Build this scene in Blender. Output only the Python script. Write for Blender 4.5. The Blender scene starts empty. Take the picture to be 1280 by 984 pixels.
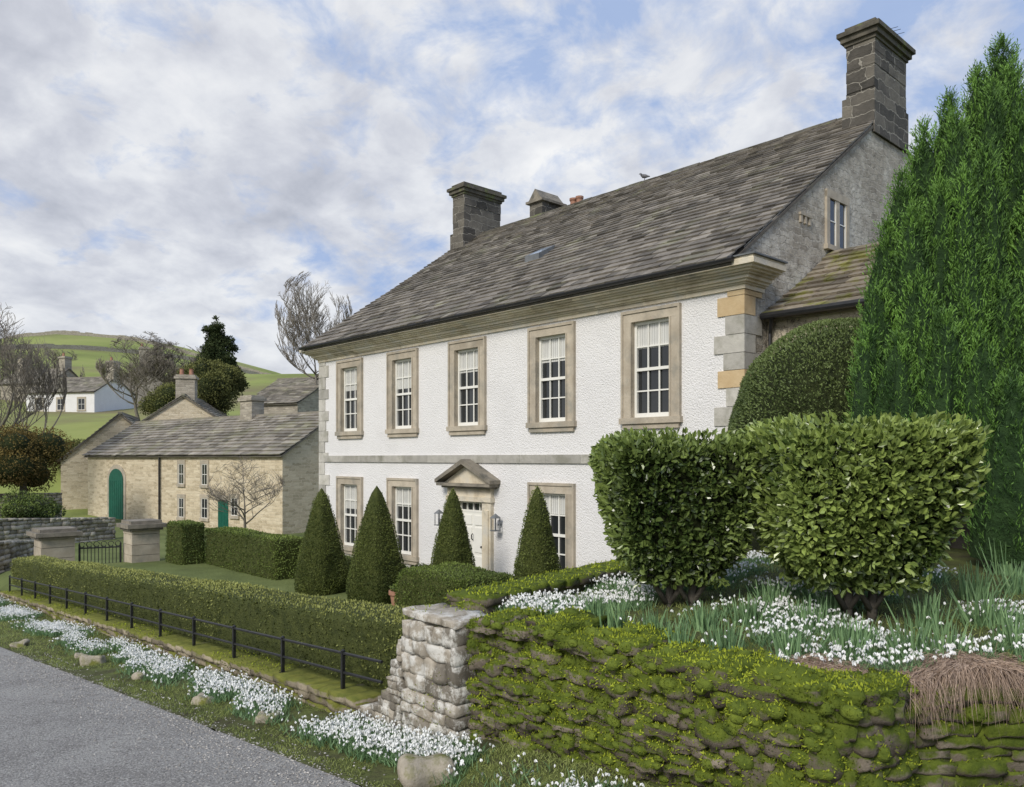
import bpy, math, random
import numpy as np
from mathutils import Vector
random.seed(7); rng=np.random.default_rng(7)
SC=bpy.context.scene; COL=SC.collection
SC.view_settings.view_transform='Standard'
RZ=math.atan2(-.736,.677)
def W(u,v): return (-.677*u+.736*v, .736*u+.677*v)
def UVc(x,y): return (-.677*x+.736*y, .736*x+.677*y)
def at(px,py,Y): return ((px-640)/1000*Y, Y, (573-py)/1000*Y)
def sn(P,f,seed=0,octv=3):
    r=np.random.default_rng(seed); P=np.asarray(P,float); out=np.zeros(len(P)); a=1; tot=0
    for o in range(octv):
        for i in range(5):
            k=r.normal(size=3); k/=np.linalg.norm(k)
            out+=a*np.sin((P@k)*f*(.7+.8*r.random())+r.random()*6.28)
        tot+=a*2.0; a*=.55; f*=2.1
    return out/tot
def nrm(a): return a/np.maximum(np.linalg.norm(a,axis=-1,keepdims=True),1e-9)
# ---------------------------------------------------------------- materials
class NT:
    def __init__(s,name):
        s.m=bpy.data.materials.new(name); s.m.use_nodes=True; s.t=s.m.node_tree
        s.b=s.t.nodes['Principled BSDF']; s.out=s.t.nodes['Material Output']
    def n(s,ty,**kw):
        nd=s.t.nodes.new(ty)
        for k,v in kw.items():
            if k in nd.inputs: nd.inputs[k].default_value=v
            else: setattr(nd,k,v)
        return nd
    def l(s,a,b): s.t.links.new(a,b)
    def noise(s,vec,scale,detail=6,rough=.6,dist=0):
        nd=s.n('ShaderNodeTexNoise'); nd.inputs['Scale'].default_value=scale; nd.inputs['Detail'].default_value=detail
        nd.inputs['Roughness'].default_value=rough; nd.inputs['Distortion'].default_value=dist
        if vec is not None: s.l(vec,nd.inputs['Vector'])
        return nd.outputs['Fac']
    def ramp(s,fac,stops):
        nd=s.n('ShaderNodeValToRGB'); cr=nd.color_ramp
        while len(cr.elements)<len(stops): cr.elements.new(.5)
        for e,(p,c) in zip(cr.elements,stops):
            e.position=p; e.color=(c[0],c[1],c[2],1)
        s.l(fac,nd.inputs['Fac']); return nd.outputs['Color']
    def mix(s,fac,a,b,mode='MIX'):
        nd=s.n('ShaderNodeMix',data_type='RGBA',blend_type=mode)
        for sock,val in ((nd.inputs[0],fac),(nd.inputs[6],a),(nd.inputs[7],b)):
            if isinstance(val,bpy.types.NodeSocket): s.l(val,sock)
            elif isinstance(val,(int,float)): sock.default_value=val
            else: sock.default_value=(val[0],val[1],val[2],1)
        return nd.outputs[2]
    def math(s,op,a,b=0.0,c=None,clamp=False):
        nd=s.n('ShaderNodeMath',operation=op,use_clamp=clamp)
        for i,val in enumerate((a,b,c)):
            if val is None: continue
            if isinstance(val,bpy.types.NodeSocket): s.l(val,nd.inputs[i])
            else: nd.inputs[i].default_value=val
        return nd.outputs[0]
    def bump(s,h,strength,dist=.02,prev=None):
        nd=s.n('ShaderNodeBump'); nd.inputs['Strength'].default_value=strength; nd.inputs['Distance'].default_value=dist
        s.l(h,nd.inputs['Height'])
        if prev is not None: s.l(prev,nd.inputs['Normal'])
        return nd.outputs['Normal']
    def obj(s): return s.n('ShaderNodeTexCoord').outputs['Object']
    def attr(s): return s.n('ShaderNodeAttribute',attribute_name='v').outputs['Fac']
def basic(name,c1,c2,scale=3,rough=.85,bump=.3,bscale=30,bdist=.02,c3=None,patch=None,pscale=.6,plo=.5,phi=.65,var=0,spec=.3,fleck=None):
    t=NT(name); v=t.obj()
    stops=[(.3,c1),(.7,c2)] if c3 is None else [(.3,c1),(.5,c2),(.7,c3)]
    c=t.ramp(t.noise(v,scale),stops)
    if patch is not None:
        f=t.ramp(t.noise(v,pscale,8,.65),[(plo,(0,0,0)),(phi,(1,1,1))]); c=t.mix(f,c,patch)
    if fleck is not None:
        c=t.mix(t.ramp(t.noise(v,fleck[0],2,.5),[(.52,(0,0,0)),(.62,(.8,.8,.8))]),c,fleck[1]); c=t.mix(t.ramp(t.noise(v,fleck[0]*.8,2,.5),[(.36,(.7,.7,.7)),(.44,(0,0,0))]),c,fleck[2])
    if var:
        k=t.math('MULTIPLY_ADD',t.attr(),var*2,1-var)
        cc=t.n('ShaderNodeCombineColor'); 
        for i in range(3): t.l(k,cc.inputs[i])
        c=t.mix(1.0,c,cc.outputs[0],'MULTIPLY')
    t.l(c,t.b.inputs['Base Color']); t.b.inputs['Roughness'].default_value=rough
    t.b.inputs['Specular IOR Level'].default_value=spec
    if bump: t.l(t.bump(t.noise(v,bscale,5),bump,bdist),t.b.inputs['Normal'])
    return t.m
def masonry(name,c1,c2,c3,mortar,bw=.4,bh=.16,patch=None,bump=.8,plo=.5,phi=.7,rub=0):
    t=NT(name); v=t.obj(); sp=t.n('ShaderNodeSeparateXYZ'); t.l(v,sp.inputs[0])
    nx=t.noise(v,2.2,3); nz=t.noise(v,3.1,3)
    x=t.math('ADD',t.math('ADD',sp.outputs[0],sp.outputs[1]),t.math('MULTIPLY',nx,.45))
    z=t.math('ADD',sp.outputs[2],t.math('MULTIPLY',nz,.22))
    cb=t.n('ShaderNodeCombineXYZ'); t.l(x,cb.inputs[0]); t.l(z,cb.inputs[1])
    br=t.n('ShaderNodeTexBrick'); t.l(cb.outputs[0],br.inputs['Vector'])
    br.inputs['Scale'].default_value=1; br.inputs['Brick Width'].default_value=bw; br.inputs['Row Height'].default_value=bh
    br.inputs['Mortar Size'].default_value=.014; br.inputs['Mortar Smooth'].default_value=.4; br.inputs['Bias'].default_value=0
    br.offset=.5; br.squash=1.4; br.squash_frequency=3
    br.inputs['Color1'].default_value=(0,0,0,1); br.inputs['Color2'].default_value=(1,1,1,1); br.inputs['Mortar'].default_value=(.5,.5,.5,1)
    vo=t.noise(cb.outputs[0],3.3,2)
    f=t.math('ADD',t.math('MULTIPLY',br.outputs['Color'],.5),t.math('MULTIPLY',vo,.5))
    c=t.ramp(f,[(.2,c1),(.5,c2),(.8,c3)])
    c=t.mix(t.math('MULTIPLY',t.noise(v,14,6),.6),c,(c1[0]*.95,c1[1]*.95,c1[2]*.95))
    c=t.mix(br.outputs['Fac'],c,mortar)
    if patch is not None:
        pf=t.ramp(t.noise(v,.8,8,.7),[(plo,(0,0,0)),(phi,(1,1,1))]); c=t.mix(pf,c,patch)
    if rub:
        c=t.mix(t.ramp(t.noise(v,5,8,.75),[(.47,(0,0,0)),(.64,(rub,rub,rub))]),c,(c1[0]*.65,c1[1]*.65,c1[2]*.65))
    t.l(c,t.b.inputs['Base Color']); t.b.inputs['Roughness'].default_value=.9
    h=t.math('SUBTRACT',t.noise(v,12 if rub else 20,6,.7),t.math('MULTIPLY',br.outputs['Fac'],1.2))
    t.l(t.bump(h,bump,.06 if rub else .03),t.b.inputs['Normal']); return t.m
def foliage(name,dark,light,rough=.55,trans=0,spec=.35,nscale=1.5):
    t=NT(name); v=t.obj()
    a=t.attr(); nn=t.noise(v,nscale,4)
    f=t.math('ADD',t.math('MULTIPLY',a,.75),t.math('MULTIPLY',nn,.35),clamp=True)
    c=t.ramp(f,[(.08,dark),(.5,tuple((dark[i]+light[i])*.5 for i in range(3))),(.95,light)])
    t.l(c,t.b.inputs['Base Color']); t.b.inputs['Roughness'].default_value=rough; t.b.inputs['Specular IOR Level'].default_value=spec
    if trans:
        tr=t.n('ShaderNodeBsdfTranslucent'); t.l(c,tr.inputs['Color'])
        mx=t.n('ShaderNodeMixShader'); mx.inputs[0].default_value=trans
        t.l(t.b.outputs[0],mx.inputs[1]); t.l(tr.outputs[0],mx.inputs[2]); t.l(mx.outputs[0],t.out.inputs['Surface'])
    return t.m
def mossy(name,c1,c2,moss1,moss2,amount=.5,upw=.4,scale=1.6,lich=None):
    t=NT(name); v=t.obj()
    c=t.ramp(t.noise(v,4,8,.7),[(.25,c1),(.7,c2)])
    k=t.math('MULTIPLY_ADD',t.attr(),.9,.55)
    cc=t.n('ShaderNodeCombineColor')
    for i in range(3): t.l(k,cc.inputs[i])
    c=t.mix(1.0,c,cc.outputs[0],'MULTIPLY')
    if lich: c=t.mix(t.ramp(t.noise(v,6,8,.72),[(.48,(0,0,0)),(.58,(1,1,1))]),c,lich)
    g=t.n('ShaderNodeNewGeometry'); sp=t.n('ShaderNodeSeparateXYZ'); t.l(g.outputs['Normal'],sp.inputs[0])
    f=t.math('ADD',t.noise(v,scale,8,.7),t.math('MULTIPLY',sp.outputs[2],upw))
    f=t.ramp(f,[(1-amount-.04,(0,0,0)),(1-amount+.06,(1,1,1))])
    mc=t.ramp(t.noise(v,9,6,.7),[(.3,moss1),(.7,moss2)])
    c=t.mix(f,c,mc)
    t.l(c,t.b.inputs['Base Color']); t.b.inputs['Roughness'].default_value=.95; t.b.inputs['Specular IOR Level'].default_value=.15
    t.l(t.bump(t.noise(v,45,6,.7),.7,.02),t.b.inputs['Normal']); return t.m
M={}
def roughcast():
    t=NT('white_roughcast'); v=t.obj()
    c=t.ramp(t.noise(v,.7,8,.7),[(.3,(.74,.73,.73)),(.55,(.81,.80,.80))])
    c=t.mix(t.ramp(t.noise(v,55,3),[(.32,(.8,.8,.8)),(.44,(0,0,0))]),c,(.60,.60,.61))
    sp=t.n('ShaderNodeSeparateXYZ'); t.l(v,sp.inputs[0])
    st=t.math('ADD',t.math('MULTIPLY',sp.outputs[2],-1.6),t.noise(v,2.5,6)); 
    c=t.mix(t.ramp(st,[(.2,(0,0,0)),(.9,(.5,.5,.5))]),c,(.45,.46,.40))
    t.l(c,t.b.inputs['Base Color']); t.b.inputs['Roughness'].default_value=.9
    vo=t.n('ShaderNodeTexVoronoi'); vo.inputs['Scale'].default_value=36; t.l(v,vo.inputs['Vector'])
    h=t.math('ADD',t.noise(v,26,4,.6),t.math('MULTIPLY',vo.outputs['Distance'],-.6))
    t.l(t.bump(h,.75,.024),t.b.inputs['Normal']); return t.m
M['white']=roughcast()
M['gable']=masonry('weathered_gable_stone',(.31,.275,.225),(.50,.455,.38),(.64,.59,.50),(.60,.56,.485),.30,.14,patch=(.68,.645,.565),plo=.46,phi=.6,rub=.65,bump=1)
M['ochre']=basic('ochre_sandstone',(.50,.43,.32),(.68,.61,.48),2.5,.9,.5,22,.02,c3=(.60,.57,.50),patch=(.38,.35,.29),pscale=1.8,plo=.58,phi=.74,var=.2)
M['surround']=basic('grey_sandstone',(.37,.32,.25),(.53,.47,.38),3,.9,.5,22,.015,patch=(.31,.29,.245),pscale=2,plo=.5,phi=.68,var=.15)
M['pedi']=basic('weathered_pediment_stone',(.16,.145,.12),(.32,.285,.23),3,.9,.5,22,.02,patch=(.12,.115,.10),pscale=2.5)
M['quoin']=basic('quoin_stone',(.40,.385,.35),(.56,.54,.49),3,.9,.5,18,.02,patch=(.34,.33,.28),pscale=2.4,var=.22)
M['quoin_o']=basic('quoin_ochre_stone',(.50,.36,.20),(.60,.47,.29),3,.9,.5,18,.02,var=.2)
M['slate']=basic('stone_slate',(.13,.115,.098),(.225,.205,.175),5,.85,.5,25,.015,patch=(.235,.23,.16),pscale=1.1,plo=.56,phi=.72,var=.5)
M['slate_moss']=basic('mossy_slate',(.16,.13,.095),(.27,.235,.18),5,.9,.6,20,.03,patch=(.17,.165,.05),pscale=2.2,plo=.50,phi=.60,var=.4)
M['slate_far']=basic('far_slate',(.20,.18,.15),(.30,.275,.235),3,.9,.4,12,.03,patch=(.25,.24,.17),pscale=.8,var=.42)
M['chim']=masonry('chimney_stone',(.045,.042,.036),(.13,.117,.10),(.27,.245,.20),(.30,.28,.24),.55,.26,bump=.8)
M['chimcap']=basic('dark_stone',(.06,.056,.045),(.16,.145,.115),4,.9,.6,20,.03,patch=(.15,.17,.07),pscale=3,plo=.55)
M['barnwall']=masonry('pale_rubble_stone',(.46,.38,.255),(.72,.61,.44),(.86,.76,.58),(.76,.67,.51),.38,.14,patch=(.44,.39,.30),plo=.62,phi=.8)
M['greywall']=masonry('grey_rubble_stone',(.27,.24,.19),(.44,.395,.32),(.58,.53,.43),(.38,.345,.29),.4,.14)
M['wingwall']=masonry('buff_rubble_stone',(.46,.39,.29),(.64,.57,.44),(.74,.68,.54),(.60,.54,.43),.4,.16)
M['paint']=basic('white_paint',(.80,.79,.74),(.85,.84,.79),4,.4,.05,20,spec=.5)
M['blind']=basic('pale_blind',(.60,.60,.58),(.70,.70,.67),2,.3,0)
M['iron']=basic('black_iron',(.010,.010,.011),(.022,.022,.024),12,.45,.15,60,.003,spec=.5)
M['green']=basic('green_paint',(.008,.08,.055),(.012,.12,.08),6,.5,.1,30)
M['terra']=basic('terracotta',(.30,.15,.10),(.42,.23,.16),6,.8,.2,30)
M['lead']=basic('lead',(.12,.13,.14),(.19,.20,.21),6,.6,.2,20)
def glassm(name,col,rough=.06):
    t=NT(name); t.b.inputs['Base Color'].default_value=(*col,1); t.b.inputs['Roughness'].default_value=rough; t.b.inputs['Specular IOR Level'].default_value=.7
    t.l(t.bump(t.noise(t.obj(),2.5,2),.15,.02),t.b.inputs['Normal']); return t.m
M['glass']=glassm('window_glass',(.022,.025,.027)); M['skyglass']=glassm('rooflight_glass',(.30,.38,.48),.05)
M['asphalt']=basic('asphalt',(.235,.225,.212),(.31,.30,.285),1.1,.9,1,55,.03,c3=(.36,.35,.33),patch=(.21,.20,.19),pscale=1.6,plo=.52,phi=.7,fleck=(48,(.50,.49,.46),(.12,.115,.11)))
M['soil']=basic('soil_grass',(.05,.045,.022),(.08,.09,.03),3,.95,.8,18,.04,c3=(.13,.16,.04))
M['grassg']=basic('grass_ground',(.08,.10,.03),(.13,.16,.05),.5,.95,.7,10,.05,c3=(.18,.21,.075))
M['hill']=basic('hill_pasture',(.16,.19,.05),(.24,.285,.075),.035,.95,.3,.5,.5,c3=(.32,.34,.11),patch=(.20,.165,.09),pscale=.025,plo=.5,phi=.64)
M['bark']=basic('bark',(.06,.052,.042),(.14,.125,.105),6,.9,.6,25,.02)
M['barkgrey']=basic('grey_bark',(.13,.115,.095),(.24,.215,.18),6,.9,.4,25,.02)
M['moss_wall']=mossy('mossy_stone',(.075,.06,.045),(.25,.215,.17),(.05,.075,.012),(.15,.19,.028),.50,.2,2.5)
M['mossbase']=basic('moss_cushion',(.06,.09,.013),(.17,.215,.028),8,.95,1,40,.02)
M['pier']=mossy('lichened_stone',(.16,.14,.11),(.40,.36,.30),(.14,.16,.05),(.26,.25,.07),.31,.06,2.5,lich=(.66,.645,.60))
M['low_wall']=mossy('low_wall_stone',(.20,.17,.12),(.42,.36,.27),(.11,.13,.03),(.22,.22,.05),.44,.25,2)
M['fieldwall']=mossy('field_wall_stone',(.24,.215,.175),(.48,.44,.365),(.15,.17,.06),(.24,.24,.09),.32,.15)
M['holly']=foliage('holly_leaf',(.022,.044,.011),(.25,.33,.088),.26,.1,.6)
M['laurel']=foliage('spindle_leaf',(.032,.066,.015),(.33,.42,.11),.26,.1,.6)
M['yew']=foliage('yew_needle',(.022,.060,.016),(.17,.33,.055),.6,0)
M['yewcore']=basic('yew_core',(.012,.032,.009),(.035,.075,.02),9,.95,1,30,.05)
M['topi']=foliage('clipped_yew',(.032,.054,.012),(.19,.225,.05),.6)
M['dome']=foliage('dome_yew',(.042,.068,.022),(.185,.245,.08),.6)
M['hedge']=foliage('clipped_hedge',(.05,.068,.014),(.33,.35,.10),.6)
M['box']=foliage('box_leaf',(.037,.066,.014),(.205,.27,.055),.6)
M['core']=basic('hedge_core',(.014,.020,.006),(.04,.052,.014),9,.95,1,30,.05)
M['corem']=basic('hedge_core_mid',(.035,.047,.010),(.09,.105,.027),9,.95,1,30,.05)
M['moss']=foliage('moss_tuft',(.038,.062,.009),(.34,.40,.042),.9,0,.1,3)
M['grass']=foliage('grass_blade',(.08,.115,.025),(.36,.41,.13),.7,.2)
M['daff']=foliage('daffodil_leaf',(.08,.155,.07),(.29,.45,.21),.5,.15)
M['petal']=basic('white_petal',(.82,.83,.82),(.88,.89,.88),4,.6,0)
M['dead']=foliage('dead_grass',(.15,.10,.075),(.50,.38,.29),.9,0,.1)
M['brown']=foliage('brown_leaf',(.07,.05,.018),(.24,.18,.06),.8,0,.1)
M['olive']=foliage('olive_leaf',(.06,.065,.022),(.22,.23,.08),.7,0,.1)
M['conif']=foliage('conifer_needle',(.018,.030,.012),(.09,.115,.045),.7,0,.1)
M['gravel']=basic('gravel_stone',(.26,.245,.225),(.50,.475,.44),15,.9,.3,40,var=.4)
M['rock']=mossy('verge_rock',(.24,.21,.16),(.48,.43,.35),(.10,.12,.03),(.20,.20,.05),.42,.10)
M['bird']=basic('bird_feather',(.10,.10,.11),(.2,.2,.21),20,.8,.2,60)
# ---------------------------------------------------------------- mesh builder
def cubegrid(k):
    V=[];F=[];n=0; g=np.linspace(-1,1,k+1)
    for ax in range(3):
        for s in (-1,1):
            a,b=[i for i in range(3) if i!=ax]
            A,B=np.meshgrid(g,g,indexing='ij'); P=np.zeros((A.size,3)); P[:,ax]=s; P[:,a]=A.ravel(); P[:,b]=B.ravel()
            flip=(s>0)!=(ax==1)
            for i in range(k):
                for j in range(k):
                    q=[n+i*(k+1)+j,n+(i+1)*(k+1)+j,n+(i+1)*(k+1)+j+1,n+i*(k+1)+j+1]
                    F.append(q if flip else q[::-1])
            V.append(P); n+=len(P)
    V=np.concatenate(V); F=np.array(F)
    u,inv=np.unique(np.round(V,5),axis=0,return_inverse=True)
    return u,inv.reshape(-1)[F]
CG={k:cubegrid(k) for k in (2,3,4,8,16)}
class MB:
    def __init__(s): s.V=[];s.F=[];s.M=[];s.A=[];s.n=0
    def add(s,V,F,m=0,a=.5):
        V=np.asarray(V,float).reshape(-1,3)
        if isinstance(F,np.ndarray): FF=(F+s.n).tolist()
        else: FF=[[i+s.n for i in f] for f in F]
        s.V.append(V); s.F+=FF; s.M+=[m]*len(FF)
        if np.isscalar(a): s.A+=[a]*len(FF)
        else: s.A+=list(np.asarray(a,float))
        s.n+=len(V)
    def box(s,x0,x1,y0,y1,z0,z1,m=0,a=.5):
        V=[(x0,y0,z0),(x1,y0,z0),(x1,y1,z0),(x0,y1,z0),(x0,y0,z1),(x1,y0,z1),(x1,y1,z1),(x0,y1,z1)]
        s.add(V,[(0,3,2,1),(4,5,6,7),(0,1,5,4),(1,2,6,5),(2,3,7,6),(3,0,4,7)],m,a)
    def tube(s,pts,rad,sides=6,m=0,a=.5,cap=True):
        pts=np.asarray(pts,float); rad=np.asarray(rad,float); k=len(pts)
        d=np.empty_like(pts); d[1:-1]=pts[2:]-pts[:-2]; d[0]=pts[1]-pts[0]; d[-1]=pts[-1]-pts[-2]; d=nrm(d)
        r=np.where(np.abs(d[:,:1])<.8,np.array([[1.,0,0]]),np.array([[0,1.,0]])); e1=nrm(np.cross(d,r)); e2=np.cross(d,e1)
        t=2*math.pi*np.arange(sides)/sides
        V=pts[:,None]+rad[:,None,None]*(np.cos(t)[None,:,None]*e1[:,None]+np.sin(t)[None,:,None]*e2[:,None])
        F=[(i*sides+j,i*sides+(j+1)%sides,(i+1)*sides+(j+1)%sides,(i+1)*sides+j) for i in range(k-1) for j in range(sides)]
        if cap: F+= [tuple(range(sides))[::-1],tuple((k-1)*sides+j for j in range(sides))]
        s.add(V.reshape(-1,3),F,m,a)
    def lathe(s,prof,c=(0,0),sides=16,m=0,a=.5):
        V=[];k=len(prof)
        for r,z in prof:
            for j in range(sides):
                t=2*math.pi*j/sides; V.append((c[0]+r*math.cos(t),c[1]+r*math.sin(t),z))
        F=[(i*sides+j,i*sides+(j+1)%sides,(i+1)*sides+(j+1)%sides,(i+1)*sides+j) for i in range(k-1) for j in range(sides)]
        F.append(tuple((k-1)*sides+j for j in range(sides)))
        s.add(V,F,m,a)
    def build(s,name,mats,parent=None,smooth=False,rot=0,recenter=None):
        V=np.concatenate(s.V); loc=(0,0,0)
        if recenter is None: recenter=parent is None
        if recenter:
            c=np.array([(V[:,0].min()+V[:,0].max())/2,(V[:,1].min()+V[:,1].max())/2,V[:,2].min()]); V=V-c
            ca,sa=math.cos(rot),math.sin(rot); loc=(c[0]*ca-c[1]*sa,c[0]*sa+c[1]*ca,c[2])
        me=bpy.data.meshes.new(name); me.from_pydata(V.tolist(),[],s.F)
        if not isinstance(mats,(list,tuple)): mats=[mats]
        for m in mats: me.materials.append(m)
        if len(mats)>1: me.polygons.foreach_set('material_index',s.M)
        at_=me.attributes.new('v','FLOAT','FACE'); at_.data.foreach_set('value',np.array(s.A,dtype=np.float32))
        if smooth: me.polygons.foreach_set('use_smooth',[True]*len(s.F))
        me.update()
        o=bpy.data.objects.new(name,me); COL.objects.link(o); o.location=loc; o.rotation_euler=(0,0,rot)
        if parent: o.parent=parent
        return o
def tag(o,label=None,cat=None,group=None,kind=None):
    if label: o['label']=label
    if cat: o['category']=cat
    if group: o['group']=group
    if kind: o['kind']=kind
    return o
def empty(name,loc,rz,label,cat,group=None):
    o=bpy.data.objects.new(name,None); COL.objects.link(o); o.location=loc; o.rotation_euler=(0,0,rz); return tag(o,label,cat,group)
def leaves(P,D,L,Wd,spread=.6,up=0.0):
    n=len(P); d=nrm(D+rng.normal(size=(n,3))*spread+np.array([0,0,up])); L=np.asarray(L)*np.ones(n); Wd=np.asarray(Wd)*np.ones(n)
    s=nrm(np.cross(d,rng.normal(size=(n,3)))); f=np.cross(d,s)
    V=np.empty((n,4,3)); V[:,0]=P; V[:,2]=P+d*L[:,None]
    mid=P+d*(L*.5)[:,None]+f*(Wd*.2)[:,None]
    V[:,1]=mid+s*(Wd/2)[:,None]; V[:,3]=mid-s*(Wd/2)[:,None]
    return V.reshape(-1,3),np.arange(4*n).reshape(n,4)
def ovals(P,D,L,Wd,spread=.6,up=0.0):
    n=len(P); d=nrm(D+rng.normal(size=(n,3))*spread+np.array([0,0,up])); L=np.asarray(L)*np.ones(n); Wd=np.asarray(Wd)*np.ones(n)
    s=nrm(np.cross(d,rng.normal(size=(n,3)))); f=np.cross(d,s); V=np.empty((n,6,3))
    V[:,0]=P; V[:,3]=P+d*L[:,None]-f*(L*.1)[:,None]; w=(Wd/2)[:,None]; up_=f*(Wd*.22)[:,None]
    V[:,1]=P+d*(L*.30)[:,None]+s*w*.9+up_; V[:,2]=P+d*(L*.72)[:,None]+s*w*.85+up_
    V[:,5]=P+d*(L*.30)[:,None]-s*w*.9+up_; V[:,4]=P+d*(L*.72)[:,None]-s*w*.85+up_
    b=np.arange(n)[:,None]*6; F=np.stack([b+np.array([0,1,2,3]),b+np.array([0,3,4,5])],1).reshape(-1,4)
    return V.reshape(-1,3),F
def blades(P,D,L,w,droop,nseg=3):
    n=len(P); L=np.asarray(L)*np.ones(n); w=np.asarray(w)*np.ones(n); droop=np.asarray(droop)*np.ones(n)
    s=nrm(np.cross(D,nrm(rng.normal(size=(n,3))))); V=np.empty((n,nseg+1,2,3))
    for i in range(nseg+1):
        t=i/nseg; c=P+D*(L*t)[:,None]; c[:,2]-=droop*L*t*t
        ww=(w*(1-t*.85)/2)[:,None]; V[:,i,0]=c-s*ww; V[:,i,1]=c+s*ww
    base=np.arange(n)[:,None]*(2*(nseg+1)); F=[]
    for i in range(nseg):
        F.append(np.concatenate([base+2*i,base+2*i+1,base+2*i+3,base+2*i+2],1))
    return V.reshape(-1,3),np.stack(F,1).reshape(-1,4)
def rbox(P,h,r):
    h=np.array(h); inner=np.clip(P,-(h-r),h-r); d=nrm(P-inner); return inner+d*r,d
def rbox_sample(n,h,r,bottom=False):
    h=np.array(h,float); ar=np.array([h[1]*h[2],h[1]*h[2],h[0]*h[2],h[0]*h[2],h[0]*h[1],h[0]*h[1]*(1 if bottom else .05)]); ar/=ar.sum()
    f=rng.choice(6,n,p=ar); P=rng.uniform(-1,1,(n,3))*h
    for i,(ax,s) in enumerate([(0,1),(0,-1),(1,1),(1,-1),(2,1),(2,-1)]): P[f==i,ax]=s*h[ax]
    return rbox(P,h,r)
def tap(P,h,taper): return 1-taper*np.clip(-P[:,2]/h[2]*.5+.4,0,1)**1.5
def hedge_mesh(mb,h,r,n,L,Wd,T,amp=.04,freq=3,spread=.7,seed=1,coreshrink=.97,mi=1,taper=0,topl=.25,k=16,bottom=False,oval=False):
    V,F=CG[k]; Pc,Nc=rbox(V*np.array(h),h,r)
    def defo(P,N): 
        Q=P+N*(sn(P,freq,seed)*amp)[:,None]
        if taper: f=tap(P,h,taper); Q[:,0]*=f; Q[:,1]*=f
        return Q
    mb.add(T(defo(Pc,Nc)*coreshrink),F,0)
    P,N=rbox_sample(n,h,r,bottom); ns=sn(P,freq,seed)
    P=defo(P,N)-N*rng.uniform(0,.05,(n,1))
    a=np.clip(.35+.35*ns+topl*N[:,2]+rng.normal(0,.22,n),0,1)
    Vl,Fl=(ovals if oval else leaves)(T(P),N,L*rng.uniform(.6,1.2,n),Wd*rng.uniform(.7,1.2,n),spread,.15)
    mb.add(Vl,Fl,mi,np.repeat(a,2) if oval else a)
def smooth01(t): t=np.clip(t,0,1); return t*t*(3-2*t)
# ---------------------------------------------------------------- terrain functions
def zr(u): return np.maximum(-2.3-.058*np.asarray(u,float),-3.6)
def edge(u): return np.interp(u,[-10,5,16,30,60],[3.5,3.55,2.9,2.6,2.2])
def vf(u): u=np.asarray(u,float); return np.maximum(4.6,(5.12-.736*u)/.677)
def zw(u): return np.interp(u,[-8,2,4,5.9,7.3,22,24,60],[-1.9,-2.15,-2.25,-2.5,-2.62,-3.5,-3.55,-3.58])
def verge_z(u,v):
    e=edge(u); t=smooth01((v-e)/(4.35-e)); b=zr(u)+.015
    P=np.stack([u*1.0,v*1.0,0*u],-1).reshape(-1,3)
    return b+(zw(u)-b)*t+.03*sn(P,2.2,5).reshape(np.shape(u))*t
def wtop(u): return np.interp(u,[0,1.8,2.3,3.4,4.4,5.3,6],[-1.27,-1.31,-1.40,-1.35,-1.35,-1.42,-1.44])
def ub(v): return np.interp(v,[4.5,8.2,12.5,14],[5.75,7.0,7.5,7.55])
def bank_z(u,v):
    P=np.stack([u*1.0,v*1.0,0*u],-1).reshape(-1,3)
    return wtop(u)-.03+np.minimum(.055*np.maximum(v-vf(u)-.15,0),.35)*smooth01((ub(v)-u)/2.2)+.025*sn(P,1.8,9).reshape(np.shape(u))
def grid(mb,U,Vv,zf,m=0):
    A,B=np.meshgrid(U,Vv,indexing='ij'); Z=zf(A,B); X,Y=W(A,B)
    k=len(Vv); n=len(U); idx=np.arange(n*k).reshape(n,k)
    F=np.stack([idx[:-1,:-1],idx[1:,:-1],idx[1:,1:],idx[:-1,1:]],-1).reshape(-1,4)
    mb.add(np.stack([X,Y,Z],-1),F[:,::-1].copy(),m)
def gz(u,v):
    z=zr(u)-.06
    g=-3.2+(-.42)*smooth01((u-26)/4)
    t=smooth01((v-4.3)/.6); return z*(1-t)+g*t
mb=MB(); Uu=np.concatenate([[-300,-120,-50,-20],np.arange(-10,40,1.0),[45,60,90,150,300]]); Vv=np.concatenate([[-300,-100,-40,-15,-6,0,2,3,3.8,4.3,4.6,5],np.arange(6,20,2.),[25,35,60,120,300]])
grid(mb,Uu,Vv,gz); g=mb.build('ground',M['grassg'],smooth=True,recenter=False); tag(g,kind='structure')
def sheet(name,mat,A,B,zf,dz=0):
    mb=MB(); X,Y=W(A,B); Z=zf(A,B)+dz; idx=np.arange(A.size).reshape(A.shape); F=np.stack([idx[:-1,:-1],idx[1:,:-1],idx[1:,1:],idx[:-1,1:]],-1).reshape(-1,4)[:,::-1].copy()
    mb.add(np.stack([X,Y,Z],-1),F); return tag(mb.build(name,mat,smooth=True,recenter=False),kind='structure')
U=np.concatenate([np.arange(-14,40,.25),[45,60,80]]); k=14; T=np.linspace(0,1,k)
A=np.repeat(U[:,None],k,1); E=edge(A)+.06*np.sin(A*2.1)+.05*np.sin(A*5.3); B=-6+(E+6)*T[None,:]
sheet('road',M['asphalt'],A,B,lambda a,b:zr(a))
U=np.arange(-4,32,.15); k=16; T=np.linspace(0,1,k); A=np.repeat(U[:,None],k,1)
E=edge(A)-.08; top_=np.where(A>7.0,4.45,vf(A)+.3); B=E+(top_-E)*T[None,:]; sheet('verge',M['soil'],A,B,verge_z,-.01)
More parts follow.
